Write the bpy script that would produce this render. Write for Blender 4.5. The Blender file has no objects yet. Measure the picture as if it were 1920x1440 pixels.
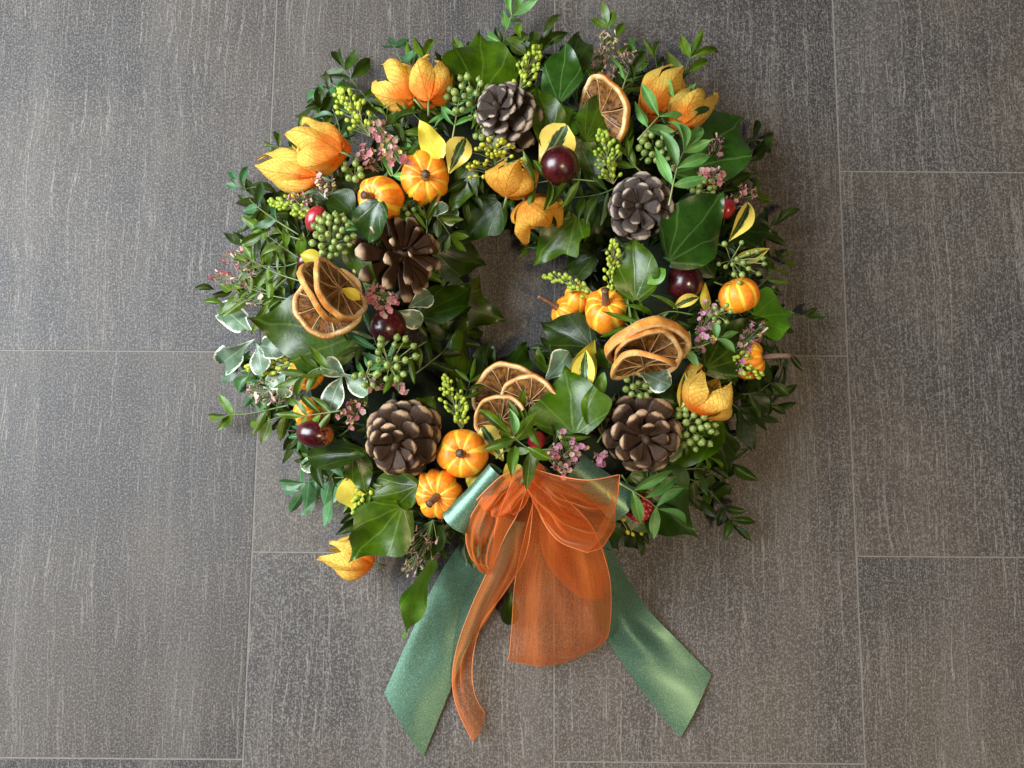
import bpy, math, random
from math import sin, cos, pi, radians, sqrt, atan2
from mathutils import Vector as V, Matrix

random.seed(11)
SC = bpy.context.scene
COL = SC.collection

# ------------------------------------------------------------------ camera
FPX, DIST, TILT = 1500.0, 0.75, radians(6.8)      # focal length in photo pixels, metres, lean towards the far edge
cam_d = bpy.data.cameras.new('camera')
cam_d.sensor_width = 36.0
cam_d.lens = FPX / 1920 * 36
cam_d.clip_start, cam_d.clip_end = 0.01, 50
cam = bpy.data.objects.new('camera', cam_d)
COL.objects.link(cam)
CAM = V((0, -DIST * sin(TILT), DIST * cos(TILT)))
cam.location = CAM
cam.rotation_euler = (TILT, 0, 0)
SC.camera = cam

# ------------------------------------------------------------------ world and lamps (indoors: window at the left, warm ceiling lamp, plus an added warm fill)
world = bpy.data.worlds.new('World'); SC.world = world; world.use_nodes = True
bg = world.node_tree.nodes['Background']
bg.inputs[0].default_value = (1.0, 0.96, 0.90, 1); bg.inputs[1].default_value = 0.035

def area_lamp(name, loc, target, sx, sy, watts, color):
    d = bpy.data.lights.new(name, 'AREA'); d.shape = 'RECTANGLE'
    d.size, d.size_y, d.energy, d.color = sx, sy, watts, color
    o = bpy.data.objects.new(name, d); COL.objects.link(o)
    o.location = loc
    o.rotation_euler = (V(target) - V(loc)).to_track_quat('-Z', 'Y').to_euler()
    return o
area_lamp('window_light', (-1.28, 0.25, 1.12), (-0.05, 0.0, 0), 1.0, 1.3, 78, (0.87, 0.94, 1.0))
area_lamp('ceiling_lamp', (0.60, -0.80, 2.3), (0.1, -0.1, 0), 0.25, 0.25, 27, (1.0, 0.76, 0.46))
area_lamp('added_room_fill', (1.30, -1.35, 1.5), (0.1, -0.1, 0), 1.0, 1.0, 5, (1.0, 0.87, 0.72))  # added fill lamp, stands in for warm light spread by the room

SC.view_settings.view_transform = 'Standard'
SC.view_settings.look = 'None'
SC.view_settings.exposure = 0.0
SC.view_settings.gamma = 1.0
SC.view_settings.use_curve_mapping = False
SC.cycles.max_bounces = 8
SC.cycles.transparent_max_bounces = 16
SC.cycles.use_denoising = True

# ------------------------------------------------------------------ picture pixel -> place in the room at height z
CT, ST = cos(TILT), sin(TILT)
def P(px, py, z=0.0):
    x, y = (px - 960) / FPX, -(py - 720) / FPX
    d = V((x, y * CT + ST, y * ST - CT))
    t = (z - CAM.z) / d.z
    return CAM + d * t
def mpp(p):                                   # metres per photo pixel at a place
    return -(Matrix.Rotation(-TILT, 3, 'X') @ (p - CAM)).z / FPX
WC = (950, 575)                               # wreath centre in the photo
def prof(px, py):                             # height of the foliage bed
    r = math.hypot((px - WC[0]) / 1.03, py - WC[1])
    q = 1 - ((r - 300) / 215) ** 2
    return 0.014 + 0.074 * sqrt(q) if q > 0 else 0.014

# ------------------------------------------------------------------ material helper
class NT:
    def __init__(s, name):
        s.m = bpy.data.materials.new(name); s.m.use_nodes = True
        s.t = s.m.node_tree; s.t.nodes.clear()
        s.out = s.t.nodes.new('ShaderNodeOutputMaterial')
    def n(s, typ, ins=None, **kw):
        nd = s.t.nodes.new('ShaderNode' + typ)
        for k, v in kw.items(): setattr(nd, k, v)
        for k, v in (ins or {}).items(): s.set(nd.inputs[k], v)
        return nd
    def set(s, sock, v):
        if isinstance(v, bpy.types.NodeSocket): s.t.links.new(v, sock)
        elif isinstance(v, bpy.types.Node): s.t.links.new(v.outputs[0], sock)
        else:
            if isinstance(v, (tuple, list)) and len(v) == 3 and sock.type == 'RGBA': v = (*v, 1)
            sock.default_value = v
    def math(s, op, a, b=0.0, c=0.0, clamp=False):
        nd = s.t.nodes.new('ShaderNodeMath'); nd.operation = op; nd.use_clamp = clamp
        for i, v in enumerate((a, b, c)): s.set(nd.inputs[i], v)
        return nd.outputs[0]
    def mix(s, f, a, b, blend='MIX'):
        nd = s.t.nodes.new('ShaderNodeMix'); nd.data_type = 'RGBA'; nd.blend_type = blend
        s.set(nd.inputs[0], f); s.set(nd.inputs[6], a); s.set(nd.inputs[7], b)
        return nd.outputs[2]
    def ramp(s, v, lo, hi, a=0.0, b=1.0, smooth=True):
        nd = s.t.nodes.new('ShaderNodeMapRange'); nd.clamp = True
        nd.interpolation_type = 'SMOOTHSTEP' if smooth else 'LINEAR'
        for i, x in enumerate((v, lo, hi, a, b)): s.set(nd.inputs[i], x)
        return nd.outputs[0]
    def noise(s, vec, scale, detail=2.0, rough=0.5, dist=0.0, col=False):
        nd = s.n('TexNoise', {'Scale': scale, 'Detail': detail, 'Roughness': rough, 'Distortion': dist})
        if vec is not None: s.set(nd.inputs['Vector'], vec)
        return nd.outputs['Color' if col else 'Fac']
    def mapv(s, vec, scale=(1, 1, 1), loc=(0, 0, 0)):
        nd = s.n('Mapping', {'Scale': scale, 'Location': loc}); s.set(nd.inputs['Vector'], vec)
        return nd.outputs[0]
    def uv(s): return s.n('TexCoord').outputs['UV']
    def obj(s): return s.n('TexCoord').outputs['Object']
    def geo(s): return s.n('NewGeometry').outputs['Position']
    def rnd(s): return s.n('ObjectInfo').outputs['Random']
    def xyz(s, v):
        nd = s.n('SeparateXYZ'); s.set(nd.inputs[0], v); return nd.outputs
    def bump(s, h, strength=0.3, dist=0.001):
        return s.n('Bump', {'Height': h, 'Strength': strength, 'Distance': dist}).outputs[0]
    def bsdf(s, color, rough=0.5, normal=None, **kw):
        nd = s.n('BsdfPrincipled')
        s.set(nd.inputs['Base Color'], color); s.set(nd.inputs['Roughness'], rough)
        if normal is not None: s.set(nd.inputs['Normal'], normal)
        for k, v in kw.items(): s.set(nd.inputs[k.replace('_', ' ')], v)
        return nd.outputs[0]
    def done(s, sh):
        s.t.links.new(sh, s.out.inputs[0]); return s.m
    def translucent(s, sh, color, f):
        tr = s.n('BsdfTranslucent'); s.set(tr.inputs[0], color)
        mx = s.n('MixShader'); s.set(mx.inputs[0], f)
        s.t.links.new(sh, mx.inputs[1]); s.t.links.new(tr.outputs[0], mx.inputs[2])
        return mx.outputs[0]

M = {}
def mat_tile():
    k = NT('floor_tile'); g = k.geo()
    r = k.math('MULTIPLY', k.rnd(), 7.0)
    off = k.n('CombineXYZ', {0: r, 1: r, 2: k.math('MULTIPLY', r, 3.1)})
    vec = k.n('VectorMath', {0: g, 1: off}).outputs[0]
    warp = k.noise(vec, 7.0, 1.0, col=True)
    wv = k.n('VectorMath', {0: warp, 1: (0.018, 0.0, 0.0)}, operation='MULTIPLY').outputs[0]
    warp2 = k.n('VectorMath', {0: k.noise(k.mapv(vec, (1, .6, 1)), 60.0, 2.0, col=True), 1: (0.0045, 0.0, 0.0)}, operation='MULTIPLY').outputs[0]
    vec2 = k.n('VectorMath', {0: k.n('VectorMath', {0: vec, 1: wv}).outputs[0], 1: warp2}).outputs[0]
    def streak(sx, sy, loc, w):
        n = k.noise(k.mapv(vec2, (sx, sy, 1), loc), 1.0, 1.5, 0.5)
        d = k.math('ABSOLUTE', k.math('SUBTRACT', n, 0.5))
        return k.ramp(d, w, 0.0)
    s1 = streak(190, 4.0, (0, 0, 0), 0.023)
    s2 = streak(340, 7.0, (3, 9, 5), 0.026)
    fine = k.noise(k.mapv(vec, (1, 0.8, 1)), 640, 2.0, 0.8)
    fine2 = k.noise(k.mapv(vec, (1.0, 0.5, 1), (4, 4, 4)), 420, 2.0, 0.6)
    brk = k.ramp(fine2, 0.34, 0.54)
    big = k.noise(vec, 5.0, 2.0)
    present = k.ramp(k.noise(k.mapv(vec, (1, 0.7, 1), (9, 2, 1)), 9.0, 1.0), 0.30, 0.58)
    st = k.math('MAXIMUM', s1, k.math('MULTIPLY', s2, 0.75))
    st = k.math('MULTIPLY', k.math('MULTIPLY', st, brk), k.math('MULTIPLY_ADD', present, 0.5, 0.5))
    base = k.mix(k.ramp(big, 0.38, 0.64), (0.038, 0.035, 0.036), (0.068, 0.056, 0.047))
    band = k.noise(k.mapv(vec2, (22, 1.1, 1), (2, 5, 0)), 1.0, 3.0)
    base = k.mix(k.ramp(band, 0.48, 0.74, 0, 0.6), base, (0.108, 0.098, 0.090))
    base = k.mix(k.ramp(band, 0.50, 0.26, 0, 0.5), base, (0.028, 0.026, 0.028))
    grain = k.noise(k.mapv(vec2, (420, 14, 1), (1, 7, 3)), 1.0, 3.0, 0.6)
    base = k.mix(k.ramp(grain, 0.54, 0.74, 0, 0.14), base, (0.18, 0.166, 0.150))
    base = k.mix(k.ramp(grain, 0.46, 0.28, 0, 0.28), base, (0.040, 0.036, 0.034))
    speck = k.ramp(fine, 0.36, 0.66)
    base = k.mix(k.math('MULTIPLY', k.ramp(fine, 0.46, 0.66), 0.64), base, (0.225, 0.210, 0.198))
    base = k.mix(k.ramp(fine, 0.42, 0.28, 0, 0.5), base, (0.028, 0.025, 0.024))
    colr = k.mix(k.math('MULTIPLY', st, 0.48), base, (0.29, 0.268, 0.242))
    colr = k.n('HueSaturation', {'Hue': 0.5, 'Saturation': 1.0, 'Value': k.math('MULTIPLY_ADD', k.math('FRACT', k.math('MULTIPLY', k.rnd(), 53.0)), 0.30, 0.86), 'Color': colr}).outputs[0]
    h = k.math('ADD', k.math('MULTIPLY', st, 0.8), k.math('MULTIPLY', fine, 0.5))
    nrm = k.bump(h, 0.55, 0.0006)
    M['tile'] = k.done(k.bsdf(colr, 0.58, nrm, Specular_IOR_Level=0.35))
    k = NT('grout'); g = k.geo()
    c = k.mix(k.noise(g, 300, 3.0), (0.12, 0.112, 0.103), (0.24, 0.222, 0.202))
    M['grout'] = k.done(k.bsdf(c, 0.9, k.bump(k.noise(g, 900), 0.4, 0.0005)))
mat_tile()

def leaf_mat(key, name, dark, mid, vein, kind='pinnate', rough=0.40, veinf=0.5, edge=None, edgew=0.75, trans=0.16, spec=0.5):
    k = NT(name); x, y, _ = k.xyz(k.uv())
    y = k.math('SUBTRACT', y, 0.5)
    ay = k.math('ABSOLUTE', y)
    if kind == 'palmate':
        ang = k.math('ARCTAN2', y, k.math('ADD', x, 0.03))
        rad = k.math('SQRT', k.math('ADD', k.math('MULTIPLY', x, x), k.math('MULTIPLY', y, y)))
        pp = k.math('PINGPONG', k.math('ADD', ang, k.math('MULTIPLY_ADD', k.noise(k.geo(), 40, 1.0), 0.24, -0.12)), 0.27)      # veins every 0.48 rad
        d = k.math('MULTIPLY', pp, rad)
        v1 = k.ramp(d, 0.020, 0.001)
        side = k.math('PINGPONG', k.math('SUBTRACT', rad, k.math('MULTIPLY', pp, 0.6)), 0.075)
        v2 = k.math('MULTIPLY', k.ramp(side, 0.008, 0.001), 0.10)
        vn = k.math('MAXIMUM', v1, v2)
    else:
        v1 = k.ramp(ay, 0.035, 0.012)
        side = k.math('PINGPONG', k.math('SUBTRACT', x, k.math('MULTIPLY', ay, 0.55)), 0.055)
        v2 = k.math('MULTIPLY', k.ramp(side, 0.012, 0.0), 0.22)
        vn = k.math('MAXIMUM', v1, v2)
    r = k.rnd()
    n = k.noise(k.geo(), 70, 4.0, 0.7)
    f = k.math('MULTIPLY_ADD', k.ramp(n, 0.3, 0.7), 0.7, k.math('MULTIPLY_ADD', r, 0.6, -0.2), clamp=True)
    c = k.mix(f, dark, mid)
    if edge is not None:
        en = k.noise(k.mapv(k.uv(), (2.2, 7, 1)), 2.2, 3.0, 0.6)
        at = k.n('Attribute', attribute_name='across').outputs['Fac']
        ew = k.math('ADD', at, k.math('MULTIPLY_ADD', en, 0.7, -0.35))
        c = k.mix(k.ramp(ew, edgew - 0.05, edgew + 0.05), c, edge)
    c = k.mix(k.math('MULTIPLY', vn, veinf), c, vein)
    hue = k.n('HueSaturation', {'Hue': k.math('MULTIPLY_ADD', r, 0.03, 0.465 if key in ('ivy', 'ivydark', 'ivyglossy', 'green', 'dark') else 0.485), 'Saturation': 1.12 if edge is None else 1.0,
              'Value': k.math('MULTIPLY_ADD', k.math('FRACT', k.math('MULTIPLY', r, 37.0)), 0.55, 0.85), 'Color': c}).outputs[0]
    nrm = k.bump(k.math('ADD', k.math('MULTIPLY', vn, -0.2), k.math('MULTIPLY_ADD', k.noise(k.geo(), 220, 2.0), 0.6, k.math('MULTIPLY', k.noise(k.geo(), 45, 1.0), 3.0))), 0.4, 0.0011)
    rr = k.math('MULTIPLY_ADD', k.noise(k.geo(), 90, 2.0), 0.25, rough - 0.12)
    sh = k.bsdf(hue, rr, nrm, Specular_IOR_Level=spec)
    M[key] = k.done(k.translucent(sh, hue, trans))
leaf_mat('ivy', 'ivy_leaf', (0.010, 0.032, 0.003), (0.042, 0.096, 0.008), (0.15, 0.24, 0.06), 'palmate', 0.36, 0.26)
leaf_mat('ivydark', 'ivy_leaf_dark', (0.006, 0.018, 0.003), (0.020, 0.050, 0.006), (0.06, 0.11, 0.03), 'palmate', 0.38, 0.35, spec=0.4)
leaf_mat('ivyglossy', 'ivy_leaf_glossy', (0.008, 0.028, 0.005), (0.024, 0.070, 0.013), (0.15, 0.24, 0.09), 'palmate', 0.30, 0.32, spec=0.6)
leaf_mat('ivylime', 'ivy_leaf_lime', (0.045, 0.12, 0.012), (0.10, 0.21, 0.030), (0.20, 0.32, 0.08), 'palmate', 0.42, 0.3)
leaf_mat('green', 'sprig_leaf', (0.024, 0.060, 0.006), (0.080, 0.158, 0.020), (0.16, 0.25, 0.08))
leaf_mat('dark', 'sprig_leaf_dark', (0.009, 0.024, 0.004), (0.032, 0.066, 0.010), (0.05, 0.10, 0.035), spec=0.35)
leaf_mat('bright', 'sprig_leaf_bright', (0.075, 0.19, 0.055), (0.17, 0.34, 0.11), (0.36, 0.52, 0.24), rough=0.45, trans=0.2)
leaf_mat('teal', 'sprig_leaf_teal', (0.030, 0.085, 0.032), (0.080, 0.185, 0.075), (0.18, 0.32, 0.20), rough=0.38)
leaf_mat('yellowedge', 'yellow_edged_leaf', (0.008, 0.03, 0.008), (0.03, 0.085, 0.018), (0.40, 0.42, 0.12), edge=(0.70, 0.56, 0.10), edgew=0.34, veinf=0.3, trans=0.2)
leaf_mat('yellow', 'yellow_leaf', (0.62, 0.50, 0.08), (0.78, 0.66, 0.18), (0.70, 0.62, 0.25), veinf=0.3, trans=0.25)
leaf_mat('whiteedge', 'white_edged_leaf', (0.070, 0.125, 0.075), (0.16, 0.24, 0.15), (0.35, 0.42, 0.26), edge=(0.74, 0.78, 0.62), edgew=0.86, veinf=0.4, rough=0.32)

def simple(key, name, c1, c2, scale=80, rough=0.5, bump=0.2, trans=0.0, **kw):
    k = NT(name)
    n = k.noise(k.geo(), scale, 3.0, 0.6)
    f = k.math('MULTIPLY_ADD', n, 1.2, k.math('MULTIPLY_ADD', k.rnd(), 0.6, -0.4), clamp=True)
    c = k.mix(f, c1, c2)
    sh = k.bsdf(c, rough, k.bump(k.noise(k.geo(), scale * 4), bump, 0.0008), **kw)
    M[key] = k.done(k.translucent(sh, c, trans) if trans else sh)
simple('stem', 'green_stem', (0.05, 0.10, 0.02), (0.16, 0.22, 0.07), 60, 0.5)
simple('palestem', 'pale_stem', (0.20, 0.26, 0.08), (0.36, 0.38, 0.16), 60, 0.5)
simple('twig', 'brown_twig', (0.02, 0.013, 0.008), (0.07, 0.045, 0.025), 120, 0.7)
simple('shaded_moss', 'shaded_moss', (0.003, 0.006, 0.002), (0.012, 0.022, 0.006), 200, 0.9, 0.8)  # moss coloured near black, shade of the leaf gaps put into it
simple('bud', 'green_bud', (0.24, 0.36, 0.03), (0.50, 0.58, 0.06), 150, 0.45, 0.1, 0.15)
simple('budyellow', 'yellow_bud', (0.42, 0.44, 0.03), (0.72, 0.62, 0.06), 150, 0.45, 0.1, 0.15)
simple('berry', 'green_ivy_berry', (0.12, 0.18, 0.035), (0.26, 0.34, 0.09), 120, 0.38, 0.1)
simple('pink', 'pink_floret', (0.52, 0.14, 0.20), (0.78, 0.38, 0.40), 180, 0.6, 0.2, 0.2)
simple('pale', 'pale_floret', (0.50, 0.30, 0.28), (0.72, 0.56, 0.46), 180, 0.6, 0.2, 0.2)
simple('mauve', 'mauve_floret', (0.36, 0.11, 0.20), (0.62, 0.33, 0.42), 180, 0.6, 0.2, 0.2)
simple('floretyellow', 'yellow_floret', (0.62, 0.46, 0.10), (0.80, 0.68, 0.25), 180, 0.6, 0.2, 0.2)
simple('calyx', 'dry_calyx', (0.10, 0.07, 0.035), (0.36, 0.30, 0.17), 200, 0.7)
simple('crumb', 'dark_crumb', (0.006, 0.006, 0.006), (0.015, 0.013, 0.012), 400, 0.8)

def mat_physalis():
    for key, name, tip, base in (('lantern', 'lantern_husk', (0.96, 0.68, 0.13), (0.88, 0.19, 0.012)),
                                 ('lanternpale', 'lantern_husk_pale', (0.84, 0.47, 0.07), (0.74, 0.30, 0.035))):
        k = NT(name); x, y, _ = k.xyz(k.uv())
        ay = k.math('ABSOLUTE', k.math('SUBTRACT', y, 0.5))
        n = k.noise(k.geo(), 70, 3.0)
        f = k.ramp(k.math('ADD', x, k.math('MULTIPLY_ADD', n, 0.5, -0.25)), -0.04, 0.44)
        c = k.mix(f, base, tip)
        nv = k.noise(k.geo(), 110, 2.0)
        yy = k.math('ADD', ay, k.math('MULTIPLY_ADD', nv, 0.06, -0.03))
        main = k.ramp(yy, 0.028, 0.006)
        lat = k.math('PINGPONG', k.math('SUBTRACT', k.math('ADD', x, k.math('MULTIPLY', nv, 0.08)), k.math('MULTIPLY', ay, 0.8)), 0.06)
        latv = k.ramp(lat, 0.012, 0.0)
        vo = k.n('TexVoronoi', {'Vector': k.geo(), 'Scale': 190.0}, feature='DISTANCE_TO_EDGE').outputs['Distance']
        net = k.math('MULTIPLY', k.ramp(vo, 0.06, 0.0), 0.55)
        vn = k.math('MAXIMUM', main, k.math('MAXIMUM', k.math('MULTIPLY', latv, 0.8), net))
        c = k.mix(k.math('MULTIPLY', vn, 0.60), c, (0.46, 0.10, 0.012))
        sh = k.bsdf(c, 0.55, k.bump(k.math('MULTIPLY_ADD', vn, -1.0, k.math('MULTIPLY', n, 0.8)), 0.5, 0.0012), Specular_IOR_Level=0.2)
        M[key] = k.done(k.translucent(sh, c, 0.42))
mat_physalis()

def mat_pumpkin():
    k = NT('pumpkin_skin'); x, y, _ = k.xyz(k.uv())
    fr = k.math('ABSOLUTE', k.math('SUBTRACT', k.math('FRACT', x), 0.5))       # 0.5 in the groove
    n = k.noise(k.geo(), 130, 3.0, 0.6)
    g = k.ramp(k.math('ADD', fr, k.math('MULTIPLY_ADD', n, 0.16, -0.08)), 0.32, 0.44)
    mott = k.noise(k.geo(), 320, 3.0, 0.7)
    c = k.mix(k.ramp(mott, 0.35, 0.7), (0.82, 0.17, 0.006), (0.89, 0.31, 0.014))
    c = k.mix(k.ramp(k.noise(k.geo(), 45, 2.0), 0.4, 0.75, 0, 0.5), c, (0.90, 0.40, 0.018))
    c = k.mix(k.math('MULTIPLY', g, 0.9), c, (0.90, 0.60, 0.05))
    c = k.mix(k.ramp(k.noise(k.geo(), 700, 2.0), 0.66, 0.76, 0, 0.5), c, (0.42, 0.10, 0.01))
    nrm = k.bump(k.math('ADD', n, k.math('MULTIPLY', mott, 0.6)), 0.25, 0.001)
    c = k.mix(k.ramp(k.noise(k.geo(), 28, 4.0, 0.7), 0.60, 0.72, 0, 0.45), c, (0.70, 0.15, 0.012))
    M['pumpkin'] = k.done(k.bsdf(c, k.math('MULTIPLY_ADD', mott, 0.3, 0.36), nrm, Coat_Weight=0.08, Coat_Roughness=0.3, Subsurface_Weight=0.12, Subsurface_Radius=(0.01, 0.004, 0.001), Subsurface_Scale=0.4))
    k = NT('pumpkin_stem'); v = k.uv()
    n = k.noise(k.mapv(v, (14, 2.5, 1)), 1.0, 3.0)
    c = k.mix(n, (0.035, 0.016, 0.010), (0.24, 0.135, 0.085))
    M['pstem'] = k.done(k.bsdf(c, 0.32, k.bump(n, 0.8, 0.002), Coat_Weight=0.35, Coat_Roughness=0.2))
mat_pumpkin()

def mat_cone():
    for key, name, d, m_, lip in (('cone', 'cone_scale', (0.011, 0.005, 0.002), (0.066, 0.032, 0.015), (0.42, 0.28, 0.165)),
                                  ('conegrey', 'cone_scale_grey', (0.012, 0.008, 0.006), (0.070, 0.047, 0.036), (0.44, 0.35, 0.28)),
                                  ('coneopen', 'cone_scale_open', (0.014, 0.006, 0.003), (0.075, 0.034, 0.016), (0.56, 0.40, 0.26))):
        k = NT(name); x, y, _ = k.xyz(k.uv())
        n = k.noise(k.mapv(k.uv(), (3, 16, 1)), 1.0, 3.0)
        n2 = k.noise(k.geo(), 160, 3.0)
        c = k.mix(k.math('MULTIPLY_ADD', n, 0.7, k.math('MULTIPLY', n2, 0.3)), d, m_)
        e = k.ramp(k.math('ADD', x, k.math('MULTIPLY_ADD', n2, 0.16, -0.08)), 0.89 if key != 'coneopen' else 0.84, 0.98)
        c = k.mix(k.math('MULTIPLY', e, k.math('MULTIPLY_ADD', k.rnd(), 0.35, 0.65)), c, lip)
        M[key] = k.done(k.bsdf(c, 0.62, k.bump(k.math('ADD', n, n2), 0.5, 0.0012), Specular_IOR_Level=0.3))
mat_cone()

def mat_orange():
    k = NT('dried_rind'); x, y, _ = k.xyz(k.uv())            # x around, y: 0 inner pith .. 1 outer skin
    n = k.noise(k.geo(), 110, 3.0); po = k.noise(k.geo(), 700, 2.0)
    skin = k.mix(k.ramp(n, 0.3, 0.7), (0.52, 0.145, 0.015), (0.74, 0.33, 0.06))
    pith = k.mix(k.ramp(n, 0.3, 0.75), (0.50, 0.27, 0.09), (0.80, 0.60, 0.32))
    c = k.mix(k.ramp(k.math('ADD', y, k.math('MULTIPLY_ADD', n, 0.2, -0.1)), 0.50, 0.66), pith, skin)
    M['rind'] = k.done(k.bsdf(c, 0.5, k.bump(k.math('ADD', n, k.math('MULTIPLY', po, 1.0)), 0.5, 0.0012)))
    k = NT('dried_flesh'); n = k.noise(k.mapv(k.uv(), (3, 22, 1)), 1.0, 3.0, 0.6); n2 = k.noise(k.geo(), 260, 3.0)
    c = k.mix(k.ramp(k.math('MULTIPLY_ADD', n, 0.55, k.math('MULTIPLY', n2, 0.45)), 0.36, 0.66), (0.034, 0.012, 0.003), (0.42, 0.175, 0.034))
    sh = k.bsdf(c, 0.34, k.bump(k.math('ADD', n, n2), 0.9, 0.0015), Coat_Weight=0.2)
    M['flesh'] = k.done(k.translucent(sh, (0.55, 0.24, 0.05), 0.15))
    simple('membrane', 'dried_membrane', (0.36, 0.19, 0.065), (0.68, 0.46, 0.22), 150, 0.5, 0.3, 0.2)
mat_orange()

def mat_fruit():
    for key, name, a, b in (('plum', 'dark_red_fruit', (0.022, 0.002, 0.004), (0.085, 0.006, 0.009)),
                            ('plumegg', 'dark_red_egg_fruit', (0.030, 0.002, 0.004), (0.11, 0.008, 0.010)),
                            ('red', 'red_fruit', (0.26, 0.008, 0.018), (0.46, 0.035, 0.045))):
        k = NT(name)
        n = k.noise(k.geo(), 60, 3.0); f = k.noise(k.geo(), 480, 2.0)
        c = k.mix(k.ramp(n, 0.35, 0.75), a, b)
        c = k.mix(k.ramp(f, 0.58, 0.74, 0, 0.30), c, (0.26, 0.035, 0.02) if key[0] == 'p' else (0.50, 0.10, 0.08))
        x, y, z = k.xyz(k.uv())
        if key == 'plumegg': c = k.mix(k.ramp(k.math('ADD', y, k.math('MULTIPLY_ADD', f, 0.5, -0.25)), 0.66, 0.92, 0, 0.8), c, (0.50, 0.15, 0.02))
        M[key] = k.done(k.bsdf(c, k.math('MULTIPLY_ADD', n, 0.3, 0.14), k.bump(k.math('MULTIPLY_ADD', n, 2.0, f), 0.12, 0.0006), Coat_Weight=0.4, Coat_Roughness=k.math('MULTIPLY_ADD', f, 0.35, 0.08)))
mat_fruit()

def mat_ribbon():
    k = NT('green_satin'); u = k.uv()
    w = k.noise(k.mapv(u, (900, 60, 1)), 1.0, 1.0)
    gl = k.noise(k.geo(), 1500, 1.0)
    c = k.mix(k.ramp(gl, 0.45, 0.72), (0.066, 0.135, 0.088), (0.155, 0.290, 0.200))
    rr = k.math('MULTIPLY_ADD', gl, 0.35, 0.20)
    nrm = k.bump(k.math('ADD', gl, k.math('MULTIPLY', w, 0.2)), 0.10, 0.0006)
    M['satin'] = k.done(k.bsdf(c, rr, nrm, Metallic=0.5, Sheen_Weight=0.3, Sheen_Roughness=0.4, Sheen_Tint=(0.4, 0.9, 0.7, 1)))
    k = NT('orange_organza'); u = k.uv(); x, y, _ = k.xyz(u)
    w1 = k.noise(k.mapv(u, (30.0, 500, 1)), 1.0, 3.0, 0.65)
    w2 = k.noise(k.mapv(u, (1500, 1500, 1)), 1.0, 2.0, 0.6)
    w = k.math('MULTIPLY_ADD', w1, 0.35, k.math('MULTIPLY', w2, 0.65))
    c = k.mix(k.ramp(w, 0.35, 0.7), (0.80, 0.155, 0.024), (0.90, 0.28, 0.07))
    cloth = k.bsdf(c, 0.42, k.bump(w, 0.35, 0.0006), Sheen_Weight=0.5, Sheen_Roughness=0.3, Sheen_Tint=(1, 0.75, 0.55, 1))
    cloth = k.translucent(cloth, (0.85, 0.22, 0.03), 0.35)
    tr = k.n('BsdfTransparent'); k.set(tr.inputs[0], (1.0, 0.86, 0.70))
    lw = k.n('LayerWeight', {'Blend': 0.45}).outputs['Facing']
    cover = k.math('ADD', k.math('MULTIPLY_ADD', lw, 0.85, 0.09), k.math('MULTIPLY_ADD', w, 0.9, -0.42), clamp=True)
    mx = k.n('MixShader'); k.set(mx.inputs[0], cover)
    k.t.links.new(tr.outputs[0], mx.inputs[1]); k.t.links.new(cloth, mx.inputs[2])
    M['organza'] = k.done(mx.outputs[0])
    simple('wire', 'orange_wire_edge', (0.60, 0.13, 0.03), (0.84, 0.34, 0.14), 900, 0.4)
mat_ribbon()

# ------------------------------------------------------------------ mesh helpers
class MB:
    def __init__(s): s.v = []; s.f = []; s.uv = []; s.att = []; s.smooth = True
    def add(s, p, uv=(0, 0), a=0.0):
        s.v.append(tuple(p)); s.uv.append(uv); s.att.append(a); return len(s.v) - 1
    def grid(s, rows, close=False):
        n = len(rows[0])
        for i in range(len(rows) - 1):
            a, b = rows[i], rows[i + 1]
            for j in range(n if close else n - 1):
                j2 = (j + 1) % n
                s.f.append((a[j], a[j2], b[j2], b[j]))
    def tube(s, pts, rad, seg=6, cap=True):
        rows = []; n = len(pts)
        up = V((0.13, 0.21, 0.97))
        for i, p in enumerate(pts):
            t = (pts[min(i + 1, n - 1)] - pts[max(i - 1, 0)])
            if t.length < 1e-9: t = V((0, 0, 1))
            t.normalize(); a = t.cross(up)
            if a.length < 1e-4: a = t.cross(V((1, 0, 0)))
            a.normalize(); b = t.cross(a)
            r = rad(i / max(1, n - 1)) if callable(rad) else rad
            rows.append([s.add(p + (a * cos(2 * pi * k / seg) + b * sin(2 * pi * k / seg)) * r, (k / seg, i / max(1, n - 1))) for k in range(seg)])
        s.grid(rows, True)
        if cap: s.f.append(tuple(rows[0][::-1])); s.f.append(tuple(rows[-1]))
    def ball(s, c, r, seg=8, rings=5, ax=None, stretch=1.0):
        ax = (ax or V((0, 0, 1))).normalized(); a = ax.orthogonal().normalized(); b = ax.cross(a)
        top = s.add(c + ax * r * stretch, (0, 1)); bot = s.add(c - ax * r * stretch, (0, 0)); rows = []
        for i in range(1, rings):
            ph = pi * i / rings
            rows.append([s.add(c + ax * cos(ph) * r * stretch + (a * cos(2 * pi * k / seg) + b * sin(2 * pi * k / seg)) * sin(ph) * r, (k / seg, 1 - i / rings)) for k in range(seg)])
        s.grid(rows, True)
        for k in range(seg):
            s.f.append((top, rows[0][(k + 1) % seg], rows[0][k])); s.f.append((bot, rows[-1][k], rows[-1][(k + 1) % seg]))
    def mesh(s, name, mat):
        me = bpy.data.meshes.new(name); me.from_pydata(s.v, [], s.f)
        ul = me.uv_layers.new(name='UVMap')
        li = [0] * len(me.loops); me.loops.foreach_get('vertex_index', li)
        flat = []
        for i in li: flat.extend(s.uv[i])
        ul.data.foreach_set('uv', flat)
        at = me.attributes.new('across', 'FLOAT', 'POINT'); at.data.foreach_set('value', s.att)
        me.polygons.foreach_set('use_smooth', [s.smooth] * len(me.polygons))
        if mat: me.materials.append(M[mat] if isinstance(mat, str) else mat)
        me.update(); return me

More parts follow.
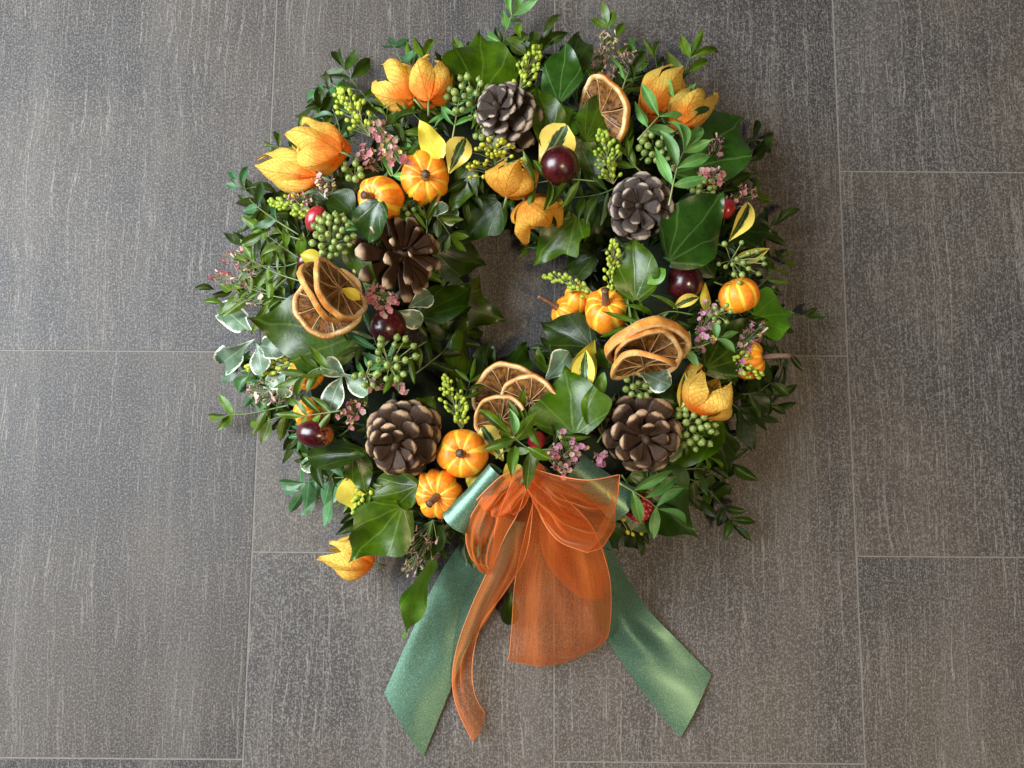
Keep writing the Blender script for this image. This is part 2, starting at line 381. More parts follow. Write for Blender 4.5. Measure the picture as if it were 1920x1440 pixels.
ORG = {}
def link(name, data, parent=None, M4=None):
    """object with a world matrix (parents only ever carry a translation)"""
    o = bpy.data.objects.new(name, data); COL.objects.link(o)
    M4 = M4 or Matrix.Identity(4)
    w = M4.translation.copy()
    if parent is not None:
        o.parent = parent
        M4 = Matrix.Translation(-ORG[parent.name]) @ M4
    o.matrix_basis = M4
    ORG[o.name] = w
    return o
def thing(name, loc, label, cat, group=None):
    o = link(name, None, None, Matrix.Translation(loc)); o.empty_display_size = 0.01
    o['label'] = label; o['category'] = cat
    if group: o['group'] = group
    return o
def part(name, mb, mat, parent, kind=None):
    """mesh whose vertices are in world space -> part located at its parent's origin"""
    w = ORG[parent.name]
    mb.v = [tuple(V(p) - w) for p in mb.v]
    o = link(name, mb.mesh(name, mat), parent, Matrix.Translation(w))
    if kind: o['kind'] = kind
    return o

def frame(d, n):
    d = d.normalized(); s = n.cross(d)
    if s.length < 1e-5: s = V((0, 1, 0)).cross(d)
    s.normalize(); return d, s, d.cross(s)
def mat4(d, s, n, p, L=1, W=1, T=1):
    return Matrix(((d.x * L, s.x * W, n.x * T, p.x), (d.y * L, s.y * W, n.y * T, p.y), (d.z * L, s.z * W, n.z * T, p.z), (0, 0, 0, 1)))
def cr(pts, n):
    """Catmull-Rom through points, n samples"""
    pts = [V(p) for p in pts]; out = []; m = len(pts) - 1
    for i in range(n):
        t = i / (n - 1) * m; k = min(int(t), m - 1); f = t - k
        p1, p2 = pts[k], pts[k + 1]
        p0 = pts[k - 1] if k else p1 * 2 - p2
        p3 = pts[k + 2] if k + 2 <= m else p2 * 2 - p1
        out.append(0.5 * ((2 * p1) + (p2 - p0) * f + (2 * p0 - 5 * p1 + 4 * p2 - p3) * f * f + (3 * p1 - p0 - 3 * p2 + p3) * f ** 3))
    return out
def smooth_tab(tab, u):
    n = len(tab) - 1
    for k in range(n):
        if u <= tab[k + 1][0] or k == n - 1:
            a, x = tab[k]; b, y = tab[k + 1]; f = (u - a) / (b - a)
            m0 = ((y - tab[k - 1][1]) / (b - tab[k - 1][0]) if k else (y - x) / (b - a)) * (b - a)
            m1 = ((tab[k + 2][1] - x) / (tab[k + 2][0] - a) if k + 2 <= n else (y - x) / (b - a)) * (b - a)
            return max(0, (2*f**3 - 3*f*f + 1)*x + (f**3 - 2*f*f + f)*m0 + (3*f*f - 2*f**3)*y + (f**3 - f*f)*m1)
def lerp_tab(tab, u):
    for (a, x), (b, y) in zip(tab, tab[1:]):
        if u <= b: return x + (y - x) * ((u - a) / (b - a) if b > a else 0)
    return tab[-1][1]

# ------------------------------------------------------------------ leaf library (unit length, unit width)
SHAPE = {
    'lance': [(0, .06), (.08, .30), (.2, .66), (.35, .94), (.5, 1), (.65, .88), (.8, .58), (.92, .24), (1, 0)],
    'oval': [(0, .08), (.1, .42), (.25, .80), (.45, 1), (.62, .97), (.78, .76), (.9, .44), (1, .04)],
    'rhomb': [(0, .16), (.05, .52), (.14, .82), (.26, .97), (.37, 1), (.5, .93), (.63, .77), (.76, .54), (.88, .27), (.95, .11), (1, 0)],
    'ivy3': [(0, .30), (.04, .58), (.10, .80), (.18, .95), (.25, 1), (.33, .90), (.43, .70), (.55, .56), (.68, .40), (.82, .20), (.93, .07), (1, 0)],
    'ivy5': [(0, .36), (.04, .66), (.09, .80), (.14, .72), (.19, .68), (.26, .86), (.32, 1), (.39, .80), (.48, .50), (.60, .38), (.75, .26), (.90, .09), (1, 0)],
    'spoon': [(0, .07), (.15, .30), (.35, .66), (.55, .95), (.7, 1), (.84, .84), (.94, .52), (1, .12)],
}
LIB = {}
def leaf_mesh(shape, mat, var):
    key = (shape, mat, var)
    if key in LIB: return LIB[key]
    rr = random.Random(hash((shape, var)) % 9973 if False else (len(shape) * 131 + var * 17 + ord(shape[0])))
    tab = SHAPE[shape]; ivy = shape.startswith('ivy') or shape == 'rhomb'
    nu = 24 if ivy else 10; nv = 5 if ivy else 2
    fold = (0.22, 0.05, 0.34, -0.12)[var % 4] * (0.75 if ivy else 0.5 if shape == 'spoon' else 1.2)
    bend = (0.10, -0.08, 0.16, 0.03)[var % 4] * (0.6 if ivy else 1.0)
    wave = (0.065 if ivy else 0.02) if shape != 'spoon' else 0.08
    sweep = {'ivy3': 0.30, 'ivy5': 0.22, 'rhomb': 0.10}.get(shape, 0.0)
    back = {'ivy3': 0.10, 'ivy5': 0.14, 'rhomb': 0.05}.get(shape, 0.0)
    lat = rr.uniform(-0.07, 0.07); ph = rr.uniform(0, 6); asym = rr.uniform(-0.08, 0.08)
    b = MB(); rows = []
    for i in range(nu + 1):
        u = i / nu; hw = 0.5 * smooth_tab(tab, u); row = []
        for j in range(-nv, nv + 1):
            v = j / nv; av = abs(v)
            y = v * hw * (1 + asym * (1 if v > 0 else -1)) + lat * sin(pi * u) * 0.5
            x = u + sweep * av * av * hw - back * av * av * (1 - u) ** 3
            z = fold * av * hw + bend * (4 * u * (1 - u) - 0.5 * u) + wave * av * av * sin(9 * u + ph + (1.7 if v > 0 else 0))
            row.append(b.add((x, y, z), (x, y + 0.5), av))
        rows.append(row)
    b.grid(rows)
    LIB[key] = b.mesh('leaf_' + shape, mat); return LIB[key]

def leaf_matrix(base, tip, w, up=V((0, 0, 1)), roll=0.0):
    d, s, n = frame(tip - base, up)
    if roll: s, n = s * cos(roll) + n * sin(roll), n * cos(roll) - s * sin(roll)
    L = (tip - base).length
    return mat4(d, s, n, base, L, w, L)

# ================================================================== FLOOR
def build_floor():
    ga = radians(-0.40)
    # joints met in the photo, put on the ground
    xj = P(1039, 720).x; gx = V((cos(ga), sin(ga), 0)); gy = V((-sin(ga), cos(ga), 0))
    o0 = P(1039, 664)
    wcol = (o0 - P(489, 664)).length
    y1 = P(489, 660); y2 = P(463, 1424)
    hrow = abs((y2 - y1).dot(gy))
    half = abs((P(620, 1036) - P(620, 661)).dot(gy))
    b = MB(); b.smooth = False
    S = 2.2
    q = [b.add(p) for p in (V((-S, -S, 0)) + V((0, 0, -.00035)), V((S, -S, -.00035)), V((S, S, -.00035)), V((-S, S, -.00035)))]
    b.f.append(tuple(q))
    fl = link('floor', b.mesh('floor', 'grout')); fl['kind'] = 'structure'; fl['label'] = 'grey brown wood grain tile floor with pale grout joints'
    gap, bev = 0.0007, 0.0003
    me = MB(); me.smooth = False
    hx, hy = wcol / 2 - gap, hrow / 2 - gap
    top = [me.add((sx * (hx - bev), sy * (hy - bev), 0)) for sx, sy in ((-1, -1), (1, -1), (1, 1), (-1, 1))]
    mid = [me.add((sx * hx, sy * hy, -bev)) for sx, sy in ((-1, -1), (1, -1), (1, 1), (-1, 1))]
    low = [me.add((sx * hx, sy * hy, -.004)) for sx, sy in ((-1, -1), (1, -1), (1, 1), (-1, 1))]
    me.f.append(tuple(top)); me.grid([mid, top], True); me.grid([low, mid], True)
    tm = me.mesh('tile', 'tile')
    for ci in range(-4, 4):
        sh = half if ci % 2 == 1 else 0.0          # every second column is shifted
        for ri in range(-4, 4):
            c = o0 + gx * (ci + 0.5) * wcol + gy * ((ri + 0.5) * hrow - sh)
            if abs(c.x) > 0.95 or abs(c.y) > 0.85: continue
            m4 = Matrix.Translation(c) @ Matrix.Rotation(ga, 4, 'Z')
            link('tile', tm, fl, m4)
build_floor()
c = P(1342, 95, 0.001); b = MB(); b.ball(c, 0.0013, 7, 5, V((1, .3, .1)), 1.4)
o = thing('dark_crumb', P(1342, 95), 'tiny black crumb lying on the bare tile at upper right', 'crumb'); part('speck', b, 'crumb', o)

# ================================================================== WREATH BED
wc = P(WC[0], WC[1] + 25, 0)
wreath = thing('foliage_wreath', wc, 'round wreath of ivy, boxwood and mixed green leaves lying on tiles', 'wreath')
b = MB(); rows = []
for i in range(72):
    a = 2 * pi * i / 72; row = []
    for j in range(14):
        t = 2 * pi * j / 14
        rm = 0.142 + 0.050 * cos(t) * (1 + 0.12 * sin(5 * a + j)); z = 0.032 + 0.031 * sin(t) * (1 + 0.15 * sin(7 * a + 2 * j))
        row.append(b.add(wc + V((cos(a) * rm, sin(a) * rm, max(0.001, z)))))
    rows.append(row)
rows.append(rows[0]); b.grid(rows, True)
part('moss_ring', b, 'shaded_moss', wreath)

# ---- filling: hundreds of small leaves too mixed to pick apart
def add_leaf_to(mb, base, tip, w, up, shape, var):
    me = leaf_mesh(shape, 'dark', var); m4 = leaf_matrix(base, tip, w, up)
    o = len(mb.v)
    uvl = {}
    for lp, uvd in zip(me.loops, me.uv_layers[0].data): uvl[lp.vertex_index] = tuple(uvd.uv)
    for v in me.vertices: mb.add(m4 @ v.co, uvl.get(v.index, (0, 0)), 0)
    for p in me.polygons: mb.f.append(tuple(o + i for i in p.vertices))
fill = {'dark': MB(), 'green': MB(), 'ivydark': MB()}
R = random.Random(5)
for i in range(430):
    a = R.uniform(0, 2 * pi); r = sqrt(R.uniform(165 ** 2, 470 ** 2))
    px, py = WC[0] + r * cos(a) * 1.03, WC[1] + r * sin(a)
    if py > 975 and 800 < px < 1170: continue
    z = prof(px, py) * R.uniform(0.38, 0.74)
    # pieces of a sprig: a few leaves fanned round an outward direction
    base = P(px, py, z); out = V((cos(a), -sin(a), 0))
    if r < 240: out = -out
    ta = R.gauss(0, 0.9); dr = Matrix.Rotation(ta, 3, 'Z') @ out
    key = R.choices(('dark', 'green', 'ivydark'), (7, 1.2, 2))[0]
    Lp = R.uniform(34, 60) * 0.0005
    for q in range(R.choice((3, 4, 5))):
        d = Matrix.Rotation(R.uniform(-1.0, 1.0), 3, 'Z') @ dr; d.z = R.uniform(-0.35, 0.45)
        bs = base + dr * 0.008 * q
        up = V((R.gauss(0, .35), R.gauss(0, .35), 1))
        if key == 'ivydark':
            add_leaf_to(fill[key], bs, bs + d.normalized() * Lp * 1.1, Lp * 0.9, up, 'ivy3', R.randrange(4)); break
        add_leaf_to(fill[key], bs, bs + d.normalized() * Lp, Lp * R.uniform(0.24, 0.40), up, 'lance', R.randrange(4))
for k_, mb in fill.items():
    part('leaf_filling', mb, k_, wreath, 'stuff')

# ---- ivy and variegated leaves: base pixel, tip pixel, width in pixels, shape, material, height added to the bed at base / tip, roll
LEAVES = [
    # big ivy leaves round the ring
    (905, 178, 900, 56, 150, 'ivy3', 'ivy', .012, .020, 0.10, 'ivy'), (1048, 190, 1060, 82, 82, 'rhomb', 'ivyglossy', .026, .030, -0.1, 'ivy'),
    (1030, 275, 1006, 150, 74, 'ivy3', 'ivy', .016, .026, .25, 'ivy'), (1050, 195, 1082, 252, 46, 'oval', 'ivylime', .02, .014, 0, 'ivy'),
    (1066, 145, 1086, 62, 62, 'rhomb', 'ivydark', .008, .012, 0, 'ivy'), (1098, 262, 1138, 170, 66, 'rhomb', 'ivy', .030, .042, .1, 'ivy'),
    (1262, 322, 1396, 222, 142, 'rhomb', 'ivyglossy', .006, .016, .05, 'ivy'), (1256, 486, 1352, 362, 128, 'rhomb', 'ivyglossy', .036, .040, .22, 'ivy'),
    (1192, 562, 1188, 446, 86, 'rhomb', 'ivy', .018, .022, -.2, 'ivy'), (1084, 256, 1120, 350, 70, 'rhomb', 'ivy', .020, .012, 0, 'ivy'),
    (1080, 405, 998, 500, 120, 'ivy5', 'ivy', .008, -.018, .1, 'ivy'), (1138, 372, 1094, 458, 100, 'ivy5', 'ivydark', .004, -.01, 0, 'ivy'),
    (935, 378, 868, 458, 92, 'ivy3', 'ivydark', .004, -.01, 0, 'ivy'), (886, 308, 846, 400, 52, 'rhomb', 'ivy', .014, .010, .4, 'ivy'),
    (815, 470, 912, 498, 100, 'ivy3', 'ivydark', -.004, -.010, 0, 'ivy'), (836, 566, 950, 601, 136, 'ivy5', 'ivy', -.002, -.010, 0, 'ivy'),
    (790, 592, 884, 540, 76, 'rhomb', 'ivydark', .000, .0, .1, 'ivy'), (668, 624, 464, 597, 205, 'ivy3', 'ivy', .022, .050, .06, 'ivy'),
    (712, 378, 690, 458, 72, 'rhomb', 'ivyglossy', .044, .030, .25, 'ivy'), (706, 322, 620, 350, 60, 'rhomb', 'ivydark', .006, .012, 0, 'ivy'),
    (662, 402, 622, 362, 58, 'oval', 'ivydark', .02, .022, 0, 'ivy'), (650, 462, 706, 536, 50, 'rhomb', 'ivy', .024, .022, .4, 'ivy'),
    (1108, 650, 1012, 602, 96, 'ivy3', 'ivydark', .004, -.004, 0, 'ivy'), (955, 705, 988, 640, 70, 'ivy3', 'ivydark', -.010, -.018, 0, 'ivy'),
    (1078, 812, 1060, 684, 160, 'ivy3', 'ivy', .026, .038, .05, 'ivy'), (1102, 795, 1132, 698, 46, 'rhomb', 'ivylime', .03, .034, .5, 'ivy'),
    (1305, 764, 1198, 738, 70, 'rhomb', 'ivydark', .012, .010, 0, 'ivy'), (782, 912, 676, 942, 82, 'rhomb', 'ivy', .018, .018, -.1, 'ivy'),
    (752, 952, 654, 1053, 124, 'ivy3', 'ivy', .016, .026, .08, 'ivy'), (806, 1052, 757, 1196, 62, 'rhomb', 'ivylime', .012, .000, -.7, 'ivy'),
    (700, 848, 570, 858, 58, 'lance', 'ivydark', .010, .014, .1, 'ivy'), (664, 846, 686, 926, 52, 'rhomb', 'ivy', .016, .018, .1, 'ivy'),
    (1180, 892, 1308, 1008, 150, 'ivy3', 'ivydark', .002, .002, 0, 'ivy'), (1170, 975, 1205, 1036, 74, 'ivy3', 'ivydark', -.006, -.006, 0, 'ivy'),
    (1352, 792, 1238, 888, 72, 'rhomb', 'ivy', .004, .008, .1, 'ivy'), (1326, 690, 1432, 600, 104, 'rhomb', 'ivy', .026, .030, .1, 'ivy'),
    (1412, 596, 1489, 588, 104, 'ivy3', 'ivylime', .014, .016, .15, 'ivy'), (1372, 424, 1452, 440, 92, 'ivy3', 'ivydark', .012, .012, 0, 'ivy'),
    (1336, 806, 1368, 892, 62, 'ivy3', 'ivydark', .004, .0, 0, 'ivy'), (852, 722, 872, 590, 50, 'rhomb', 'ivy', .002, -.006, .6, 'ivy'),
    (784, 775, 818, 742, 54, 'ivy3', 'ivy', .012, .016, .2, 'ivy'), (1214, 532, 1248, 504, 28, 'oval', 'ivylime', .026, .034, .2, 'ivy'),
    (1116, 478, 1056, 504, 84, 'ivy3', 'ivydark', -.006, -.016, 0, 'ivy'), (896, 724, 918, 640, 66, 'rhomb', 'ivydark', -.004, -.014, 0, 'ivy'),
    (1396, 738, 1436, 806, 60, 'ivy3', 'ivydark', .004, .002, 0, 'ivy'), (1388, 770, 1412, 846, 40, 'lance', 'ivydark', .006, .002, 0, 'ivy'),
    (1140, 690, 1120, 650, 40, 'rhomb', 'ivydark', .01, .01, 0, 'ivy'), (1150, 640, 1180, 700, 60, 'ivy3', 'ivydark', .0, .0, 0, 'ivy'),
    (1084, 190, 1112, 170, 44, 'ivy3', 'ivyglossy', .012, .016, 0, 'ivy'), (925, 420, 965, 372, 60, 'ivy3', 'ivydark', -.002, .004, 0, 'ivy'),
    (1165, 300, 1120, 270, 46, 'oval', 'ivy', .018, .02, 0, 'ivy'), (560, 640, 610, 690, 70, 'ivy3', 'ivydark', .006, .006, 0, 'ivy'),
    (1130, 985, 1160, 1032, 60, 'ivy3', 'ivydark', .002, -.004, 0, 'ivy'), (820, 985, 790, 1060, 60, 'ivy3', 'ivydark', .0, -.004, 0, 'ivy'),
    (958, 1110, 954, 1175, 34, 'lance', 'ivydark', .004, -.008, 0, 'ivy'), (1300, 470, 1340, 520, 46, 'oval', 'ivydark', .012, .012, 0, 'ivy'),
    # slender leaves lying on the bow
    (966, 836, 959, 894, 22, 'lance', 'green', .056, .066, .1, 'slender'), (996, 842, 987, 920, 24, 'lance', 'green', .056, .064, -.1, 'slender'),
    (964, 818, 957, 766, 18, 'lance', 'bright', .050, .060, .1, 'slender'), (968, 826, 1006, 772, 26, 'lance', 'green', .050, .052, .3, 'slender'),
    (990, 838, 1036, 862, 20, 'lance', 'green', .056, .056, .1, 'slender'),
    # yellow edged and yellow leaves
    (826, 296, 786, 226, 46, 'rhomb', 'yellow', .024, .034, .2, 'yellow_edged'), (842, 325, 872, 258, 50, 'spoon', 'yellowedge', .022, .032, .2, 'yellow_edged'),
    (1012, 322, 1062, 234, 70, 'spoon', 'yellowedge', .012, .034, .1, 'yellow_edged'), (1366, 452, 1406, 378, 36, 'lance', 'yellowedge', .024, .03, .2, 'yellow_edged'),
    (1376, 492, 1440, 468, 30, 'lance', 'yellowedge', .024, .024, 0, 'yellow_edged'), (610, 492, 562, 477, 30, 'lance', 'yellow', .02, .026, 0, 'yellow_edged'),
    (672, 556, 618, 540, 32, 'lance', 'yellow', .052, .056, 0, 'yellow_edged'), (676, 562, 640, 541, 22, 'lance', 'yellow', .056, .062, 0, 'yellow_edged'),
    (1082, 745, 1112, 638, 56, 'lance', 'yellow', .012, .020, .5, 'yellow_edged'), (1100, 745, 1098, 655, 44, 'lance', 'yellowedge', .014, .026, -.3, 'yellow_edged'),
    (944, 864, 902, 798, 44, 'spoon', 'yellowedge', .012, .022, .2, 'yellow_edged'), (684, 962, 648, 898, 62, 'spoon', 'yellow', .010, .014, 0, 'yellow_edged'),
    (1022, 396, 1048, 366, 40, 'spoon', 'yellow', .012, .014, 0, 'yellow_edged'), (1262, 578, 1312, 556, 24, 'lance', 'yellowedge', .024, .028, 0, 'yellow_edged'),
    (1326, 592, 1322, 530, 22, 'lance', 'yellow', .016, .018, .3, 'yellow_edged'), (1276, 766, 1284, 698, 24, 'lance', 'yellowedge', .02, .026, 0, 'yellow_edged'),
    (940, 905, 975, 870, 40, 'spoon', 'yellow', .004, .010, 0, 'yellow_edged'), (880, 920, 900, 880, 36, 'spoon', 'yellow', .008, .012, 0, 'yellow_edged'),
    # white edged leaves
    (474, 626, 413, 573, 52, 'spoon', 'whiteedge', .020, .026, .2, 'white_edged'), (474, 640, 414, 684, 54, 'spoon', 'whiteedge', .020, .022, -.2, 'white_edged'),
    (480, 644, 492, 704, 40, 'spoon', 'whiteedge', .022, .026, .2, 'white_edged'), (488, 648, 534, 656, 46, 'spoon', 'whiteedge', .020, .024, .1, 'white_edged'),
    (648, 706, 603, 678, 40, 'spoon', 'whiteedge', .026, .032, .2, 'white_edged'), (642, 706, 616, 772, 46, 'spoon', 'whiteedge', .026, .03, .1, 'white_edged'),
    (640, 700, 692, 738, 38, 'spoon', 'whiteedge', .026, .03, .2, 'white_edged'), (1024, 712, 1068, 660, 50, 'spoon', 'whiteedge', .012, .020, .2, 'white_edged'),
    (1198, 696, 1258, 722, 48, 'spoon', 'whiteedge', .024, .03, .2, 'white_edged'), (766, 576, 810, 552, 38, 'spoon', 'whiteedge', .006, .010, .1, 'white_edged'),
    (814, 398, 860, 404, 40, 'spoon', 'whiteedge', .006, .008, .1, 'white_edged'), (1240, 262, 1266, 240, 28, 'spoon', 'whiteedge', .026, .03, .1, 'white_edged'),
    (540, 700, 500, 722, 34, 'spoon', 'whiteedge', .012, .016, .1, 'white_edged'), (545, 705, 528, 745, 30, 'spoon', 'whiteedge', .012, .014, -.1, 'white_edged'),
    (600, 880, 566, 868, 32, 'spoon', 'whiteedge', .012, .014, .1, 'white_edged'), (812, 405, 838, 384, 28, 'spoon', 'whiteedge', .010, .014, .1, 'white_edged'),
    (1250, 290, 1278, 262, 26, 'spoon', 'whiteedge', .02, .024, .1, 'white_edged'), (744, 582, 792, 606, 40, 'spoon', 'whiteedge', .004, .006, .1, 'white_edged'),
]
R = random.Random(3)
for i, (bx, by, tx, ty, w, shp, mt, h0, h1, roll, nm) in enumerate(LEAVES):
    zb = max(0.008, prof(bx, by) + h0); zt = max(0.006, prof(tx, ty) + h1)
    if nm == 'ivy': zt = max(zt, zb - 0.022)
    B, T = P(bx, by, zb), P(tx, ty, zt)
    m4 = leaf_matrix(B, T, w * mpp(B), V((R.gauss(0, .12), R.gauss(0, .12), 1)), roll)
    link(nm + '_leaf', leaf_mesh(shp, mt, i % 4), wreath, m4)

# ---- leafy sprigs: pixel path, leaf pairs, leaf length, leaf width (pixels), spread angle, material, height above the bed, stem
SPRIGS = [
    ([(760, 130), (738, 84)], 2, 30, 15, 55, 'teal', .012), ([(797, 125), (797, 108)], 1, 62, 17, 26, 'green', .014),
    ([(936, 115), (948, 60), (962, 22)], 3, 46, 18, 28, 'bright', .020), ([(985, 150), (988, 105), (978, 72)], 3, 40, 20, 45, 'green', .010),
    ([(645, 300), (632, 225), (606, 172)], 3, 42, 21, 55, 'teal', .014), ([(700, 200), (660, 150), (645, 128)], 3, 56, 21, 48, 'dark', .008),
    ([(1156, 128), (1152, 80), (1140, 46)], 3, 38, 15, 50, 'green', .014), ([(1240, 160), (1225, 96)], 1, 58, 12, 25, 'green', .010),
    ([(1280, 165), (1286, 128), (1296, 104)], 2, 46, 16, 50, 'green', .010), ([(1196, 262), (1232, 222), (1272, 180)], 3, 56, 18, 42, 'bright', .048),
    ([(1254, 385), (1268, 320), (1284, 278)], 3, 64, 20, 46, 'bright', .050), ([(560, 440), (510, 408), (470, 376), (448, 340)], 3, 44, 15, 48, 'teal', .016),
    ([(600, 305), (556, 288), (516, 274)], 2, 48, 15, 22, 'green', .008), ([(585, 500), (540, 470), (486, 430)], 3, 50, 17, 45, 'green', .012),
    ([(570, 560), (500, 565), (436, 545)], 4, 54, 16, 58, 'green', .014), ([(590, 480), (530, 500), (470, 495)], 4, 50, 16, 50, 'green', .008),
    ([(540, 760), (470, 775), (430, 778)], 2, 52, 16, 40, 'green', .012), ([(585, 745), (540, 775), (498, 790)], 3, 50, 20, 60, 'green', .006),
    ([(668, 896), (625, 896), (570, 905)], 3, 50, 24, 55, 'teal', .010), ([(640, 930), (600, 935), (560, 920)], 3, 44, 22, 55, 'teal', .002),
    ([(745, 712), (712, 660), (700, 630)], 3, 50, 12, 45, 'teal', .026), ([(848, 262), (856, 215), (862, 178)], 4, 42, 9, 50, 'bright', .022),
    ([(1118, 340), (1060, 336), (990, 345)], 4, 52, 14, 68, 'green', .032), ([(1160, 350), (1120, 365), (1060, 372)], 4, 52, 15, 60, 'dark', .016),
    ([(1390, 384), (1420, 362)], 1, 50, 16, 25, 'green', .016), ([(1420, 540), (1450, 510), (1472, 480)], 3, 36, 9, 40, 'green', .008),
    ([(1440, 620), (1480, 600), (1512, 590)], 2, 36, 9, 25, 'dark', .006), ([(1380, 740), (1420, 735), (1448, 715)], 3, 46, 17, 55, 'dark', .010),
    ([(1260, 892), (1310, 905), (1352, 945), (1374, 985)], 5, 42, 16, 52, 'dark', .010), ([(1160, 905), (1205, 932), (1236, 955)], 3, 62, 19, 55, 'bright', .034),
    ([(1040, 842), (995, 842), (960, 818)], 2, 66, 17, 65, 'green', .040), 
    ([(1300, 590), (1250, 585), (1196, 612)], 4, 62, 10, 36, 'green', .028), ([(1255, 655), (1310, 650), (1352, 632)], 2, 34, 15, 70, 'bright', .034),
    ([(780, 700), (830, 660), (872, 612)], 4, 46, 15, 50, 'dark', .008), ([(862, 760), (875, 735), (882, 712)], 3, 38, 10, 45, 'green', .020),
    ([(800, 448), (800, 415), (792, 380)], 3, 44, 8, 30, 'green', .012), ([(808, 395), (830, 420), (846, 445)], 2, 36, 14, 45, 'green', .010),
    ([(760, 240), (775, 205), (800, 185)], 4, 52, 14, 45, 'green', .012), ([(700, 250), (735, 235), (768, 250)], 3, 50, 14, 40, 'dark', .012),
    ([(1165, 172), (1178, 135), (1190, 100)], 4, 44, 8, 32, 'bright', .016), ([(1140, 190), (1190, 150), (1222, 130)], 4, 50, 10, 40, 'dark', .012),
    ([(820, 240), (800, 255), (770, 275)], 3, 48, 13, 45, 'green', .014), ([(720, 300), (735, 330), (760, 300)], 3, 40, 15, 50, 'bright', .010),
    ([(1280, 880), (1320, 880), (1360, 905)], 3, 42, 20, 55, 'dark', .004), ([(560, 870), (590, 860), (640, 880)], 3, 46, 20, 50, 'dark', .002),
    ([(500, 700), (470, 705), (440, 690)], 3, 40, 20, 55, 'teal', .000), ([(560, 720), (510, 740), (470, 735)], 3, 38, 14, 50, 'teal', .006),
    ([(640, 700), (600, 690), (570, 705)], 3, 50, 14, 38, 'green', .040), ([(640, 770), (605, 775), (570, 780)], 3, 50, 13, 38, 'green', .040),
    ([(1000, 170), (1010, 130), (1005, 95)], 3, 42, 17, 50, 'dark', .006), ([(1200, 300), (1240, 270), (1270, 230)], 4, 46, 14, 45, 'green', .020),
    ([(1210, 330), (1180, 300), (1165, 270)], 3, 46, 13, 40, 'green', .020), ([(900, 300), (880, 330), (872, 370)], 3, 44, 14, 45, 'dark', .008),
    ([(720, 640), (680, 650), (650, 640)], 3, 40, 12, 50, 'dark', .02), ([(800, 640), (770, 660), (745, 690)], 3, 48, 11, 40, 'green', .022),
    ([(1220, 640), (1190, 620), (1165, 600)], 3, 50, 10, 40, 'green', .016), ([(1360, 560), (1340, 600), (1310, 620)], 3, 42, 13, 45, 'dark', .012),
    ([(1340, 230), (1370, 270), (1420, 260)], 2, 40, 13, 40, 'dark', .002), ([(930, 860), (960, 830), (975, 780)], 3, 46, 14, 40, 'green', .030),
    ([(1020, 850), (1050, 820), (1075, 800)], 3, 46, 13, 45, 'green', .022), ([(1120, 830), (1135, 800), (1130, 770)], 2, 40, 12, 45, 'dark', .016),
    ([(620, 240), (600, 215), (585, 200)], 3, 42, 20, 50, 'dark', .002), ([(1410, 800), (1440, 770), (1452, 735)], 3, 44, 16, 50, 'dark', .002),
]
def sprig(parent, pts2, pairs, L, W, spread, mt, dz, rr):
    L *= 1.28; W *= 1.08
    pts = []
    for (x, y) in pts2:
        pts.append(P(x, y, max(0.006, prof(x, y) + dz)))
    path = cr(pts, 12) if len(pts) > 2 else [pts[0].lerp(pts[1], i / 11) for i in range(12)]
    s = mpp(path[0])
    mb = MB(); mb.tube(path, lambda t: 0.0008 * (1 - 0.6 * t), 5)
    org = path[0]; mb.v = [tuple(V(p) - org) for p in mb.v]
    st = link({'dark': 'leafy_sprig', 'green': 'leafy_sprig', 'bright': 'leafy_sprig', 'teal': 'leafy_sprig'}[mt], mb.mesh('stem', 'palestem' if mt in ('bright',) else 'stem'), parent, Matrix.Translation(org))
    def leaf(p, d, l):
        up = V((rr.gauss(-.05, .30), rr.gauss(0, .30), 1))
        m4 = leaf_matrix(p, p + d.normalized() * l * s, W * s * rr.uniform(.85, 1.15), up)
        link('leaf', leaf_mesh('lance' if W / L < 0.42 else 'oval', mt, rr.randrange(4)), st, m4)
    for k in range(pairs):
        t = 0.30 + 0.66 * k / max(1, pairs - 1) if pairs > 1 else 0.85
        i = min(10, int(t * 11)); p = path[i]; tg = (path[i + 1] - path[i]).normalized()
        side = V((0, 0, 1)).cross(tg).normalized()
        for sg in (-1, 1):
            if pairs > 2 and rr.random() < 0.06: continue
            a = radians(spread + rr.uniform(-14, 14)); l = L * rr.uniform(.78, 1.12) * (1 - 0.15 * abs(t - .5))
            d = tg * cos(a) + side * sg * sin(a) + V((0, 0, rr.uniform(-.22, .30)))
            leaf(p, d, l)
    if pairs != 1:
        tg = (path[-1] - path[-3]).normalized()
        leaf(path[-1], tg + V((rr.gauss(0, .15), rr.gauss(0, .15), rr.uniform(-.1, .2))), L * rr.uniform(.85, 1.05))
R = random.Random(21)
for sp in SPRIGS: sprig(wreath, *sp, R)
for i in range(44):                                # thin loose sprigs feathering out of the rim
    a = 2 * pi * (i + R.uniform(-.3, .3)) / 44
    if 0.36 * pi < a < 0.66 * pi: continue           # the bow hangs here
    ca, sa = cos(a), sin(a); r0, r1 = R.uniform(370, 400), R.uniform(445, 498)
    tw = R.uniform(-.16, .16)
    q = [(WC[0] + r * cos(a + tw * t) * 1.03, WC[1] - 8 + r * sin(a + tw * t) * .98) for r, t in ((r0, 0), ((r0 + r1) / 2, .4), (r1, 1))]
    left = ca < -.2
    sprig(wreath, q, R.choice((4, 5)), R.uniform(24, 34), R.uniform(6.5, 10), R.uniform(34, 50), R.choice(('teal', 'green', 'green') if left else ('green', 'dark', 'dark')), R.uniform(.004, .016), R)
